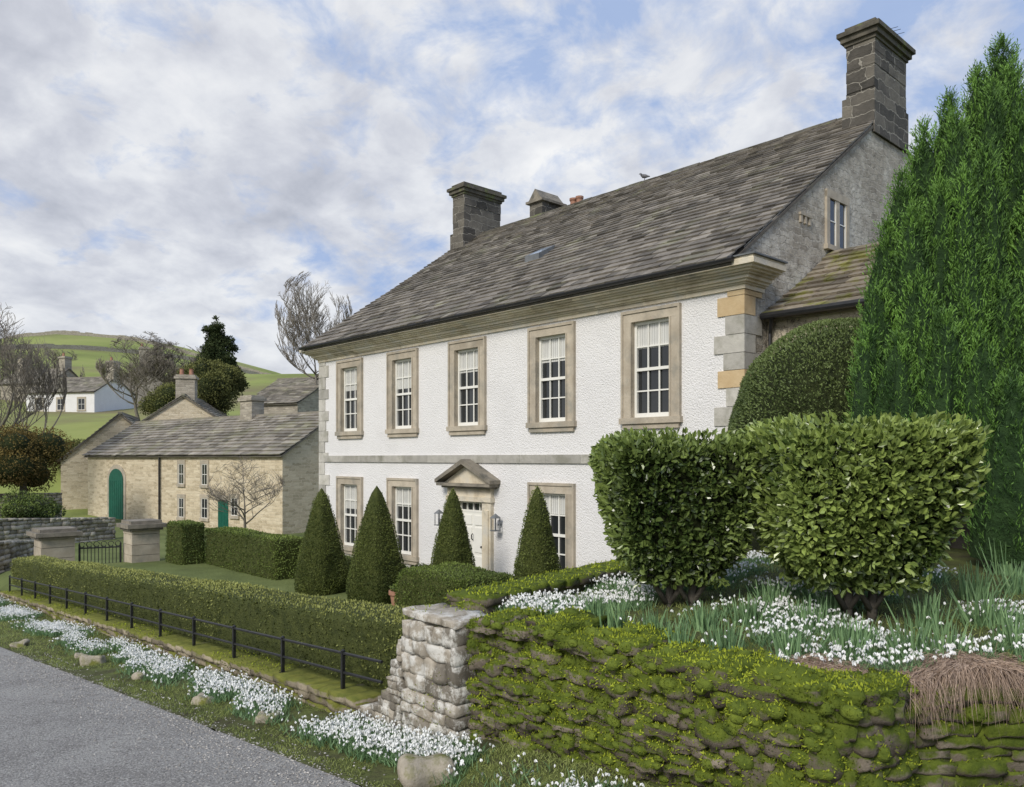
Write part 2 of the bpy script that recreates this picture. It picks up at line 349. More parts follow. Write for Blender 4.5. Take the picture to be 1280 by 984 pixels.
S,Tt=np.meshgrid(np.linspace(0,1,80),np.linspace(0,1,60)**1.5,indexing='ij'); Vc=4.6+Tt*9; Uc=-5+(ub(Vc)+5)*S; Vc=vf(Uc)+Tt*(13.6-vf(Uc)); Uc=-5+(ub(Vc)+5)*S; Vc=np.maximum(Vc,vf(Uc))
sheet('bank',M['soil'],Uc,Vc,bank_z)
# hill
mb=MB(); Xs=np.linspace(-420,260,90); Ys=np.concatenate([np.arange(48,110,4),np.arange(110,420,10)])
def hillz(X,Y):
    cr=np.interp(X/260.,[-1.6,-.72,-.62,-.57,-.52,-.45,-.35,-.27,-.1,1],[.03,.10,.130,.147,.154,.150,.126,.100,.07,.06])*260
    b=np.interp(Y,[48,56,66,80,100,150],[-3.7,-3.0,1.5,3.6,6,15]); 
    b=np.where(X>-14,np.minimum(b,-3.7+(b+3.7)*.15),b)
    t=smooth01((Y-120)/140.); z=b*(1-t)+cr*t
    z=np.where(Y>260,cr-(Y-260)*.03,z)
    P=np.stack([X,Y,0*X],-1).reshape(-1,3); return z+sn(P,.03,3).reshape(X.shape)*2*smooth01((Y-70)/60)
A,B=np.meshgrid(Xs,Ys,indexing='ij'); Z=hillz(A,B); idx=np.arange(A.size).reshape(A.shape); F=np.stack([idx[:-1,:-1],idx[1:,:-1],idx[1:,1:],idx[:-1,1:]],-1).reshape(-1,4)
mb.add(np.stack([A,B,Z],-1),F); tag(mb.build('hill',M['hill'],smooth=True,recenter=False),kind='structure')
def fieldwall(p0,p1,lab):
    mb=MB(); n=60
    for i in range(n):
        t0=i/n;t1=(i+1)/n; x0=p0[0]+(p1[0]-p0[0])*t0;y0=p0[1]+(p1[1]-p0[1])*t0;x1=p0[0]+(p1[0]-p0[0])*t1;y1=p0[1]+(p1[1]-p0[1])*t1
        z0,z1=[float(hillz(np.array([a]),np.array([b]))[0]) for a,b in((x0,y0),(x1,y1))]; h=.8+random.random()*.3; w=.4
        V=[(x0,y0-w,z0-1),(x1,y1-w,z1-1),(x1,y1+w,z1-1),(x0,y0+w,z0-1),(x0,y0-w,z0+h),(x1,y1-w,z1+h),(x1,y1+w,z1+h),(x0,y0+w,z0+h)]
        mb.add(V,[(4,5,6,7),(0,1,5,4),(2,3,7,6),(1,2,6,5),(3,0,4,7)])
    tag(mb.build('field_wall',M['greywall']),lab,'wall')
fieldwall((-170,235),(-60,258),'long dry stone wall running just under the hill crest')
fieldwall((-150,150),(-70,250),'dry stone wall climbing diagonally up the green hill')
# ---------------------------------------------------------------- stones and walls
def stone(mb,c,h,rz=0,seed=None,k=3,rough=.12,a=.5,r=.35,m=0,tilt=.03):
    V,F=CG[k]; h=np.array(h); P,N=rbox(V*h,h,min(h)*r)
    P=P+N*(sn(P+rng.uniform(-9,9,3),2.2/max(min(h),.03),int(rng.integers(1e6)),1)*rough*min(h))[:,None]
    P[:,0]+=P[:,2]*rng.normal(0,.08); P[:,2]+=P[:,0]*rng.normal(0,tilt)
    ca,sa=math.cos(rz),math.sin(rz); Q=P.copy(); Q[:,0]=P[:,0]*ca-P[:,1]*sa; Q[:,1]=P[:,0]*sa+P[:,1]*ca
    mb.add(Q+np.array(c),F,m,a)
def stone_wall(mb,s0,s1,v0,v1,zb,zt,hh=(.09,.15),ww=(.2,.5),jit=.025,k=3,rough=.14,cope=True,tilt=.03):
    z=min(float(zb(s)) for s in np.linspace(s0,s1,9)); zmax=max(float(zt(s)) for s in np.linspace(s0,s1,25))
    while z<zmax:
        h=random.uniform(*hh); s=s0-random.random()*.2
        while s<s1:
            w=random.uniform(*ww); a=max(s,s0); b=min(s+w,s1); s+=w
            if b-a<.05: continue
            mid=(a+b)/2; top=float(zt(mid)); bot=float(zb(mid))
            if z+h*.4>top or z+h<bot-.1: continue
            j=random.uniform(-jit,jit); hz=min(h,top-z)/2 if z+h>top else h/2; hz*=random.uniform(.85,1.15) if tilt>.05 else 1
            stone(mb,(-mid,(v0+v1)/2+j,z+hz),((b-a)/2*1.0,(v1-v0)/2,hz*1.03),0,k=k,rough=rough,a=random.random(),tilt=tilt)
        z+=h*.97
    if cope:
        s=s0
        while s<s1:
            w=random.uniform(.18,.4); b=min(s+w,s1); mid=(s+b)/2; s+=w
            stone(mb,(-mid,(v0+v1)/2,float(zt(mid))+.005),((b-mid)*1.0,(v1-v0)/2+.03,.045),0,k=k,rough=rough,a=random.random())
    n=24; ss=np.linspace(s0+.03,s1-.03,n+1)
    for i in range(n):
        t=min(float(zt(ss[i])),float(zt(ss[i+1])))-.06; b=float(zb(ss[i]))-.3
        if t>b: mb.box(-ss[i+1],-ss[i],v0+.05,v1-.05,b,t,0,.1)
def face_samples(mb,n,filt):
    V=np.concatenate(mb.V); Q=np.array([f for f in mb.F if len(f)==4]); A=V[Q]
    N=np.cross(A[:,2]-A[:,0],A[:,3]-A[:,1]); ar=np.linalg.norm(N,axis=1); N=nrm(N); C=A.mean(1)
    ok=filt(C,N); w=ar*ok; w/=w.sum(); i=rng.choice(len(Q),n,p=w)
    s,t=rng.random((n,1)),rng.random((n,1)); q=A[i]
    P=(q[:,0]*(1-s)+q[:,1]*s)*(1-t)+(q[:,3]*(1-s)+q[:,2]*s)*t
    return P,N[i]
FR=lambda C,N:((N[:,1]<.2)|(N[:,2]>.3))&(N[:,2]>-.5)
def cushions(mb,n,mi,thr,freq,seed,r=(.025,.07),extra=None):
    P,N=face_samples(mb,n,FR); f=sn(P,freq,seed)+.45*N[:,2]
    if extra is not None: f=f+extra(P)
    V,F=CG[3]; S=nrm(V)
    for p,nn,ff in zip(P[f>thr],N[f>thr],f[f>thr]):
        q=random.uniform(r[0]**.5,r[1]**.5)**2; B=S*np.array([q*1.25,q*.8,q*.8]); B=B*(1+.34*sn(B+rng.uniform(-5,5,3),1.5/q,int(rng.integers(1e6)),1))[:,None]
        mb.add(B+p,F,mi,.5)
def moss_on(mb,n,mi,thr,L=.02,freq=3,seed=4,extra=None,dark=0):
    P,N=face_samples(mb,n,FR)
    f=sn(P,freq,seed)+.45*N[:,2]
    if extra is not None: f=f+extra(P)
    k=f>thr; P=P[k];N=N[k];f=f[k]; m=len(P)
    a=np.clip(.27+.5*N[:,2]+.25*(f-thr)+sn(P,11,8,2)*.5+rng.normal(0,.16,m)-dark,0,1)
    V,F=leaves(P,N,L*rng.uniform(.6,1.7,m),L*.5,.65,.25); mb.add(V,F,mi,a)
mb=MB(); stone_wall(mb,2.2,5.34,4.42,4.95,lambda u:zw(u)-.15,lambda u:wtop(u)-.02+.03*math.sin(u*9)+.02*math.sin(u*23),(.05,.12),(.08,.34),.055,4,.35,tilt=.09)
for i in range(60):
    z=-2.25+(i//6)*.088; j=i%6; aa=j/5*1.5; stone(mb,(-2.22+.17*math.sin(aa)-.02+random.uniform(-.03,.03),4.62+.5*(1-math.cos(aa)),z+.05),(.13,.13,.052),random.uniform(-.5,.5),k=4,rough=.3,a=random.random())
for (uu,vv,zz,rr_) in ((2.42,4.55,-1.44,.17),(2.22,4.72,-1.50,.17),(2.65,4.52,-1.62,.15),(2.3,4.58,-1.72,.18),(2.08,4.85,-1.68,.15),(2.5,4.50,-1.95,.17),(2.85,4.55,-1.45,.12),(2.15,4.7,-1.95,.16)): stone(mb,(-uu,vv,zz),(rr_*1.15,rr_*.8,rr_*.75),0,k=8,rough=.35,r=.9,a=.3)
mb.box(-2.7,-2.12,4.8,5.35,-2.4,-1.5,0,.1)
ex=lambda P:.10*np.sin(P[:,0]*3)+.30*(P[:,2]+1.75)
cushions(mb,3000,2,-.02,3.2,4,(.015,.055),ex)
moss_on(mb,200000,1,-.12,.020,3.2,4,ex)
tag(mb.build('mossy_wall',[M['moss_wall'],M['moss'],M['mossbase']],rot=RZ,smooth=True),'bulging dry stone retaining wall thickly covered in bright green moss, nearest the camera','stone wall')
mb=MB(); stone_wall(mb,-3.3,.02,-.25,.2,lambda u:-2.35,lambda u:-1.47,(.07,.12),(.15,.4),.04,4,.25,tilt=.06)
cushions(mb,700,2,.25,2.6,11)
moss_on(mb,60000,1,.12,.022,2.6,11,dark=.12)
o=mb.build('dark_wall',[M['moss_wall'],M['moss'],M['mossbase']],rot=0,smooth=True); o.location.x+=2.05; o.location.y+=5.2
tag(o,'dark dry stone wall under the hanging brown grass, at the right edge','stone wall')
# stone end pier
mb=MB()
def ptop(u): return np.interp(u,[5.3,6.16,6.2,6.28,6.38,6.5,6.64,6.78,6.95],[-1.40,-1.44,-1.66,-1.90,-2.12,-2.29,-2.41,-2.47,-2.50])
stone_wall(mb,5.36,6.17,4.27,4.75,lambda u:zw(u)-.1,lambda u:-1.46,(.10,.20),(.12,.36),.006,4,.12,cope=False,tilt=.055)
stone_wall(mb,6.17,6.98,4.27,4.75,lambda u:zw(u)-.1,lambda u:ptop(u)+.01,(.05,.09),(.08,.18),.006,4,.12,cope=False,tilt=.055)
for i,u in enumerate(np.linspace(5.46,6.04,4)): stone(mb,(-u,4.5,-1.43+random.uniform(-.01,.01)),(.10,.235,.035),0,k=4,rough=.2,a=.9)
moss_on(mb,16000,1,.62,.018,3,14)
tag(mb.build('stone_pier',[M['pier'],M['moss']],rot=RZ,smooth=True),'pale lichened stone wall end with a curved shoulder where the black railing stops','wall pier')
mb=MB(); stone_wall(mb,6.9,24,4.25,4.62,lambda u:zw(u)-.1,lambda u:-2.47-.06*(u-7.42),(.08,.12),(.15,.42),.02,3,.2)
moss_on(mb,40000,1,.42,.022,2.5,15,dark=.12)
tag(mb.build('low_wall',[M['low_wall'],M['moss']],rot=RZ,smooth=True),'low mossy kerb wall carrying the black railing beside the snowdrops','stone wall')
mb=MB(); L0=7.9; stone_wall(mb,0,L0,-.22,.22,lambda u:-3.3,lambda s:-1.33,(.12,.2),(.25,.6),.03,3,.18)
cushions(mb,700,2,.05,2.4,21,(.03,.08)); moss_on(mb,80000,1,-.3,.026,2.4,21)
o=mb.build('mossy_wall',[M['moss_wall'],M['moss'],M['mossbase']],rot=0,smooth=True,recenter=False)
p0=W(5.8,4.75); p1=W(7.15,12.4); o.location=(p0[0],p0[1],0); o.rotation_euler=(0,0,math.atan2(p0[1]-p1[1],p0[0]-p1[0]))
tag(o,'moss topped wall running back from the pale pier towards the white house','stone wall')
# railing
root=empty('railing',(*W(6.95,4.36),-2.5),RZ,'long low black metal railing on the mossy kerb wall in front of the hedge','railing')
X0=-6.95; RB=-2.5
def rp(u): return -2.47-.06*(u-7.42)
for dz in (.43,.23):
    mb=MB(); mb.tube([(-6.62-X0,0,rp(6.62)+dz-RB),(-23.6-X0,0,rp(23.6)+dz-RB)],[.016,.016],6); mb.build('rail',M['iron'],root)
for i,u in enumerate(np.arange(7.35,23.6,1.35)):
    mb=MB(); z=rp(u)-RB; x=-u-X0; mb.box(x-.018,x+.018,-.018,.018,z-.04,z+.44); mb.box(x-.03,x+.03,-.03,.03,z+.02,z+.05); mb.lathe([(.022,z+.44),(.026,z+.455),(.012,z+.47)],(x,0),8)
    mb.build('post',M['iron'],root)
# ---------------------------------------------------------------- roof slates
def slates(mb,x0,x1,ye,ze,yr,zrr,e0=.34,e1=.2,w=(.25,.55),th=.03,m=0):
    L=math.hypot(yr-ye,zrr-ze); e=((yr-ye)/L,(zrr-ze)/L); n=(-e[1],e[0]) if e[0]>0 else (e[1],-e[0])
    sag=lambda x,d:-.035*math.sin(math.pi*min(max(d/L,0),1))*(1+.6*math.sin(x*.7+1))
    def P(x,d,h): h=h+sag(x,d); return (x,ye+e[0]*d+n[0]*h,ze+e[1]*d+n[1]*h)
    d=0
    while d<L-.03:
        ex=e0+(e1-e0)*d/L; ex=min(ex,L-d); x=x0+random.uniform(-.2,0); top=min(d+ex+.05,L); rowv=random.uniform(-.14,.14)
        while x<x1:
            ww=random.uniform(*w); a=max(x,x0)+.004; b=min(x+ww,x1)-.004; x+=ww
            if b-a<.04: continue
            h=th*1.6+random.uniform(-.010,.014); dd=d-random.uniform(0,.03); g=random.uniform(-.015,.015)
            V=[P(a,dd,h-th),P(b,dd+g,h-th),P(b,top,0.002),P(a,top,0.002),P(a,dd,h),P(b,dd+g,h+random.uniform(-.006,.006)),P(b,top,.018),P(a,top,.018)]
            mb.add(V,[(4,5,6,7),(0,1,5,4),(1,2,6,5),(3,0,4,7)],m,min(1,max(0,random.gauss(.5,.26)+rowv)))
        d+=ex
    def Q(x,d,h): return (x,ye+e[0]*d+n[0]*h,ze+e[1]*d+n[1]*h)
    V=[Q(x0,0,-.12),Q(x1,0,-.12),Q(x1,L,-.12),Q(x0,L,-.12),Q(x0,0,-.07),Q(x1,0,-.07),Q(x1,L,-.07),Q(x0,L,-.07)]
    mb.add(V,[(0,3,2,1),(4,5,6,7),(0,1,5,4),(1,2,6,5),(3,0,4,7)],m,.15)
# ---------------------------------------------------------------- main house
G=3.15; HL=14.94; HD=12.3; RY=6.15; ZE=3.42; ZRI=8.07
house=empty('house',(4.09,14.1,-G),RZ,'large white roughcast manor house with stone slate roof and sash windows','house')
wt=[2.03,4.74,7.65,10.41,13.13]; dx=-7.50
ups=[(-t,.62,2.90) for t in wt]; los=[(-t,-2.8,-.57) for i,t in enumerate(wt) if i!=2]
holes=[(x-.46,x+.46,a+.18+G,b-.2+G) for x,a,b in ups+los]+[(dx-.5,dx+.5,0.05,-1.05+G)]
def wall_holes(mb,x0,x1,z0,z1,holes,y=0,m=0):
    xs=sorted({x0,x1,*[h[0] for h in holes],*[h[1] for h in holes]}); zs=sorted({z0,z1,*[h[2] for h in holes],*[h[3] for h in holes]})
    for i in range(len(xs)-1):
        for j in range(len(zs)-1):
            cx=(xs[i]+xs[i+1])/2; cz=(zs[j]+zs[j+1])/2
            if any(h[0]<cx<h[1] and h[2]<cz<h[3] for h in holes): continue
            mb.add([(xs[i],y,zs[j]),(xs[i+1],y,zs[j]),(xs[i+1],y,zs[j+1]),(xs[i],y,zs[j+1])],[(0,1,2,3)],m)
mb=MB(); wall_holes(mb,-HL,0,0,ZE+G-.1,holes); mb.build('front_wall',M['white'],house)
sl=(ZRI-ZE)/(RY+.5)
def gable(mb,x,sg,y0=0.0):
    zl=ZE+sl*(y0+.5)-.03+G
    V=[(x,y0,-.5),(x,HD,-.5),(x,HD,zl),(x,RY,ZRI-.03+G),(x,y0,zl)]
    mb.add(V,[(0,1,2,3,4)] if sg>0 else [(4,3,2,1,0)])
mb=MB(); gable(mb,0,1); mb.build('gable_wall',M['gable'],house)
mb=MB(); gable(mb,-HL,-1); mb.build('gable_wall',M['gable'],house)
mb=MB(); mb.add([(-HL,HD,-.5),(0,HD,-.5),(0,HD,ZE+G),(-HL,HD,ZE+G)],[(3,2,1,0)]); mb.add([(-HL+.01,.6,0),(-.01,.6,0),(-.01,.6,ZE+G),(-HL+.01,.6,ZE+G)],[(0,1,2,3)]); mb.build('rear_wall',M['gable'],house)
mb=MB(); slates(mb,-HL-.12,.045,-.54,ZE+G,RY,ZRI+G,.30,.15,(.22,.48),.034); slates(mb,-HL-.12,.045,HD+.4,ZE+G,RY,ZRI+G,.36,.22,(.3,.6),.036)
roof=mb.build('roof',M['slate'],house)
mb=MB(); x=-HL-.12
while x<-.7:
    w=random.uniform(.4,.6); b=min(x+w,-.66); z=ZRI+G+.02+random.uniform(-.01,.012)
    mb.add([(x,RY-.16,z-.1),(b-.01,RY-.16,z-.1),(b-.01,RY,z+.05),(x,RY,z+.05),(x,RY+.16,z-.1),(b-.01,RY+.16,z-.1),(x,RY,z-.06),(b-.01,RY,z-.06)],[(0,1,2,3),(3,2,5,4),(0,3,4,6),(1,7,5,2)],0,random.random()); x+=w
mb.build('ridge_tiles',M['chimcap'],roof)
def on_roof(x,y,h=0): return (x,y,ZE+sl*(y+.5)+G+h)
def lift(dy,h): return h+.11*(1-(dy+.3)/.6)
mb=MB()
for (dx0,dx1,dy0,dy1) in ((-.26,.26,-.30,-.25),(-.26,.26,.25,.30),(-.26,-.22,-.25,.25),(.22,.26,-.25,.25)):
    c=[]
    for h in (.0,.07):
        for ddx,dy in ((dx0,dy0),(dx1,dy0),(dx1,dy1),(dx0,dy1)): c.append(on_roof(-7.4+ddx,2.25+dy,lift(dy,h) if h else 0))
    mb.add(c,[(4,5,6,7),(0,1,5,4),(1,2,6,5),(2,3,7,6),(3,0,4,7)])
sk=mb.build('skylight',M['lead'],roof)
mb=MB(); mb.add([on_roof(-7.4+a,2.25+b,lift(b,.065)) for a,b in ((-.23,-.26),(.23,-.26),(.23,.26),(-.23,.26))],[(0,1,2,3)]); mb.build('skylight_pane',M['skyglass'],roof)
# cornice + gutter
mb=MB(); st=[(2.99,3.07,.05),(3.07,3.10,.09),(3.10,3.14,.14),(3.14,3.20,.20),(3.20,3.235,.26),(3.235,3.27,.33),(3.27,3.31,.40),(3.31,3.40,.47),(3.40,3.45,.44)]
for z0,z1,p in st:
    x=-HL-p
    while x<p-.02:
        b=min(x+random.uniform(.9,1.3),p); b=p if p-b<.6 else b
        mb.box(x+.002,b-.002,-p,-.0 if not(x<-HL-p+.01 or b>p-.01) else .62,z0+G,z1+G-.001,0,random.random()); x=b
mb.build('cornice',M['ochre'],house)
mb=MB(); mb.tube([(-HL-.3,-.53,ZE+G-.0),(.1,-.53,ZE+G-.0)],[.05,.05],8); mb.build('gutter',M['iron'],house)
mb=MB(); mb.box(-.02,.05,.0,.62,3.482+G,3.52+G,0,.3)
mb.box(-.03,.49,-.48,.64,3.452+G,3.478+G,0,.2); mb.build('cornice_lead',M['lead'],house)
for xc,s in ((0,1),(-HL,-1)):
    mb=MB(); z=0; i=0
    while z<2.97+G-.05:
        h=random.uniform(.30,.38); z1=min(z+h,2.985+G); w=(.56 if i%2 else .36)+random.uniform(-.05,.05); wy=.34 if i%2 else .56
        if s>0: x0,x1=-w,.025
        else: x0,x1=-HL-.025,-HL+w
        m=1 if (s>0 and z>5.55) or random.random()<.10 else 0
        mb.box(x0,x1,-.028,wy,z+.006,z1-.006,m,random.random()); z=z1; i+=1
    mb.build('quoins',[M['quoin'],M['quoin_o']],house)
mb=MB(); x=-HL+.35
while x<-.4:
    b=min(x+random.uniform(.7,1.2),-.36)
    mb.box(x+.003,b-.003,-.045,-.001,-.11+G,.08+G,0,random.random()*.6)
    x=b
mb.build('string_course',M['quoin'],house)
mb=MB(); mb.box(-HL+.4,-8.7,-.05,-.001,0,.28); mb.box(-6.4,-.4,-.05,-.001,0,.28); mb.build('plinth',M['quoin'],house)
def sash(parent,x,z0,z1,hw,y=0.06,rows=4,cols=3,blind=0.5,open_=0):
    mb=MB(); f=.055
    mb.box(x-hw,x-hw+f,y,y+.06,z0,z1); mb.box(x+hw-f,x+hw,y,y+.06,z0,z1); mb.box(x-hw+f,x+hw-f,y,y+.06,z1-f,z1); mb.box(x-hw+f,x+hw-f,y,y+.06,z0,z0+f*1.5)
    zm=(z0+z1)/2; mb.box(x-hw+f,x+hw-f,y-.01,y+.05,zm-.03,zm+.03)
    xs=[x-hw+f+(2*hw-2*f)*i/cols for i in range(1,cols)]; zs=[z0+f*1.5+(z1-z0-2.5*f)*i/rows for i in range(1,rows) if i!=rows//2]
    for q in xs: mb.box(q-.014,q+.014,y+.012,y+.04,z0+f,z1-f)
    for q in zs: mb.box(x-hw+f,x+hw-f,y+.014,y+.038,q-.014,q+.014)
    s=mb.build('sash',M['paint'],parent)
    mb=MB(); mb.add([(x-hw,y+.055,z0),(x+hw,y+.055,z0),(x+hw,y+.055,z1),(x-hw,y+.055,z1)],[(0,1,2,3)]); mb.build('glass',M['glass'],parent)
    if blind:
        zb=z1-(z1-z0)*blind; mb=MB(); n=14
        for i in range(n):
            a=x-hw+f*.8+(2*hw-1.6*f)*i/n; b=x-hw+f*.8+(2*hw-1.6*f)*(i+1)/n; 
            mb.add([(a,y+.047,zb),(b,y+.042,zb),(b,y+.042,z1-f*.8),(a,y+.047,z1-f*.8)],[(0,1,2,3)])
        mb.build('blind',M['blind'],parent)
def window(x,a,b,blind):
    a+=G;b+=G; mb=MB()
    mb.box(x-.66,x-.50,-.05,.13,a+.18,b-.2,0,random.random()); mb.box(x+.50,x+.66,-.05,.13,a+.18,b-.2,0,random.random())
    mb.box(x-.66,x+.66,-.052,.13,b-.2,b-.031,0,random.random())
    mb.box(x-.50,x-.46,-.065,.13,a+.18,b-.2); mb.box(x+.46,x+.50,-.065,.13,a+.18,b-.2)
    mb.box(x-.71,x-.66,-.075,.01,a+.18,b-.031); mb.box(x+.66,x+.71,-.075,.01,a+.18,b-.031); mb.box(x-.71,x+.71,-.077,.01,b-.03,b+.03)
    w=mb.build('window',M['surround'],house)
    mb=MB(); mb.box(x-.74,x+.74,-.10,.13,a+.06,a+.179); mb.box(x-.68,x+.68,-.06,-.001,a-.04,a+.058); mb.build('sill',M['surround'],w)
    sash(w,x,a+.19,b-.2,.46,blind=blind)
for i,(x,a,b) in enumerate(ups): window(x,a,b,[.28,.30,.30,.42,.36][i])
for i,(x,a,b) in enumerate(los): window(x,a,b,[.42,.25,.3,.4][i])
# doorcase
mb=MB()
mb.box(dx-.82,dx-.5,-.10,.15,0.0,-1.05+G); mb.box(dx+.5,dx+.82,-.10,.15,0,-1.05+G)
mb.box(dx-.75,dx-.57,-.13,-.101,.25,-1.25+G); mb.box(dx+.57,dx+.75,-.13,-.101,.25,-1.25+G)
mb.box(dx-.86,dx+.86,-.14,.15,-1.05+G,-.93+G); mb.box(dx-.83,dx+.83,-.11,.1,-.93+G,-.73+G)
dc=mb.build('doorcase',M['ochre'],house)
mb=MB(); mb.box(dx-.93,dx+.93,-.22,0,-.73+G,-.68+G); mb.box(dx-1.02,dx+1.02,-.32,0,-.68+G,-.61+G)
ap=-.06+G; ez=-.61+G
def rake(s):
    V=[]
    for y in (-.34,0): V+=[(dx+s*1.06,y,ez),(dx+s*1.06,y,ez+.09),(dx,y,ap+.04),(dx,y,ap-.08)]
    mb.add(V,[(0,1,2,3),(7,6,5,4),(1,5,6,2),(0,4,5,1),(3,2,6,7),(0,3,7,4)])
rake(1);rake(-1)
pd_=mb.build('pediment',M['pedi'],dc)
mb=MB(); mb.add([(dx-.95,-.12,ez),(dx+.95,-.12,ez),(dx,-.12,ap-.07)],[(0,1,2)]); mb.build('tympanum',M['ochre'],dc)
mb=MB(); z1=-1.32+G; hw=.5
mb.box(dx-hw,dx+hw,.06,.12,.0,z1); 
for (a,b,c,d) in ((-.43,-.05,.15,.75),(.05,.43,.15,.75),(-.43,-.05,.85,1.45),(.05,.43,.85,1.45),(-.43,-.05,1.52,1.75),(.05,.43,1.52,1.75)): mb.box(dx+a,dx+b,.04,.0595,c,d)
dr=mb.build('door',M['paint'],house)
mb=MB(); mb.tube([(dx,.03,1.3),(dx,-.01,1.27),(dx,-.01,1.18),(dx,.03,1.15)],[.014]*4,6); mb.build('knocker',M['iron'],dr)
mb=MB(); mb.tube([(dx+.37,.05,1.0),(dx+.37,-.02,1.0)],[.02,.03],8); mb.build('handle',M['iron'],dr)
mb=MB(); mb.box(dx-hw,dx+hw,.05,.11,z1,z1+.05); mb.box(dx-hw,dx+hw,.05,.11,-1.1+G,-1.05+G)
for i in range(5): q=dx-hw+.02+i*(2*hw-.04)/4; mb.box(q-.015,q+.015,.052,.1,z1+.05,-1.1+G)
fl=mb.build('fanlight',M['paint'],dr); mb=MB(); mb.add([(dx-hw,.095,z1),(dx+hw,.095,z1),(dx+hw,.095,-1.05+G),(dx-hw,.095,-1.05+G)],[(0,1,2,3)]); mb.build('fanlight_glass',M['glass'],dr)
mb=MB(); mb.box(dx-1.0,dx+1.0,-.5,.0,-.1,.05); mb.build('doorstep',M['quoin'],house)
for lx in (dx-1.08,dx+1.08):
    mb=MB(); z=-1.68+G
    for a,b in ((-.08,-.08),(.065,-.08),(-.08,.065),(.065,.065)): mb.box(lx+a,lx+a+.015,-.18+b,-.18+b+.015,z,z+.28)
    mb.box(lx-.09,lx+.09,-.27,-.09,z-.02,z); mb.add([(lx-.10,-.28,z+.28),(lx+.10,-.28,z+.28),(lx+.10,-.08,z+.28),(lx-.10,-.08,z+.28),(lx,-.18,z+.39)],[(0,1,4),(1,2,4),(2,3,4),(3,0,4),(3,2,1,0)])
    mb.box(lx-.02,lx+.02,-.09,0,z+.1,z+.14); mb.tube([(lx,-.18,z),(lx,-.18,z+.17)],[.02,.02],6)
    mb.build('lantern',M['lead'],house)
# chimneys
def chimney(x0,x1,y0,y1,zb,zt,pots=0):
    mb=MB(); z=zb
    while z<zt-.45:
        h=random.uniform(.2,.32); z2=min(z+h,zt-.42); e=lambda:random.uniform(-.012,.012)
        mb.box(x0+e(),x1+e(),y0+e(),y1+e(),z,z2,0,random.random()); z=z2
    mb.box(x0-.07,x1+.03,y0-.07,y1+.07,zb,zb+.9)
    c=mb.build('chimney',M['chim'],house)
    mb=MB(); mb.box(x0-.04,x1+.04,y0-.04,y1+.04,zt-.42,zt-.34); mb.box(x0-.10,x1+.10,y0-.10,y1+.10,zt-.34,zt-.22); mb.box(x0-.16,x1+.16,y0-.16,y1+.16,zt-.22,zt-.12)
    mb.box(x0-.03,x1+.03,y0-.03,y1+.03,zt-.12,zt); mb.build('chimney_cap',M['chimcap'],c)
    return c
c=chimney(-.60,.03,RY-.86,RY+.86,7.2+G,9.72+G)
for q,zz in ((-.5,.62),(-.35,.4),(-.15,.52)):
    mb=MB(); mb.tube([(-.9,RY+q,9.72+G-.1*zz),(.35,RY+q+.1,9.72+G-.15)],[.006,.006],4); mb.build('wire',M['iron'],c)
c=chimney(-HL+.02,-HL+.66,RY-.86,RY+.86,7.1+G,9.75+G)
mb=MB(); mb.box(-12,-11.4,6.3,7.3,7.2+G,8.62+G); c=mb.build('chimney',M['chim'],house)
mb=MB(); mb.box(-12.1,-11.3,6.2,7.4,8.62+G,8.70+G); mb.add([(-12.02,6.25,8.70+G),(-11.38,6.25,8.70+G),(-11.38,7.35,8.70+G),(-12.02,7.35,8.70+G),(-11.7,6.25,9.08+G),(-11.7,7.35,9.08+G)],[(0,1,4),(1,2,5,4),(2,3,5),(3,0,4,5)]); mb.build('chimney_cap',M['pedi'],c)
mb=MB(); mb.box(-11.2,-10.5,7.2,7.8,7.2+G,8.35+G); c=mb.build('chimney',M['chim'],house)
for q in (-11.0,-10.72):
    mb=MB(); mb.lathe([(.13,8.35+G),(.11,8.72+G),(.14,8.77+G),(.14,8.83+G),(.09,8.84+G)],(q,7.4),12); mb.build('chimney_pot',M['terra'],c)
# gable window and vent
mb=MB(); y0,y1,z0,z1=3.02,4.02,4.32+G,5.4+G
mb.box(0,.05,y0,y0+.13,z0,z1); mb.box(0,.05,y1-.13,y1,z0,z1); mb.box(0,.052,y0,y1,z1-.12,z1+.04); mb.box(0,.09,y0-.05,y1+.05,z0-.1,z0); mb.box(0,.04,(y0+y1)/2-.07,(y0+y1)/2+.07,z0,z1-.12)
w=mb.build('window',M['surround'],house)
mb=MB(); mb.add([(.012,y0+.1,z0),(.012,y1-.1,z0),(.012,y1-.1,z1-.1),(.012,y0+.1,z1-.1)],[(0,1,2,3)]); mb.build('glass',M['glass'],w)
mb=MB()
for a in (y0+.13,(y0+y1)/2+.07):
    b=a+.30; mb.box(.013,.03,a,a+.025,z0,z1-.12); mb.box(.013,.03,b-.025,b,z0,z1-.12); mb.box(.013,.028,a,b,(z0+z1)/2-.04,(z0+z1)/2-.02)
mb.build('sash',M['paint'],w)
mb=MB(); mb.box(0,.05,1.95,2.4,4.70+G,4.75+G)
for a in (1.97,2.14,2.31): mb.box(0,.04,a,a+.07,4.56+G,4.70+G)
mb.build('vent',M['surround'],house)
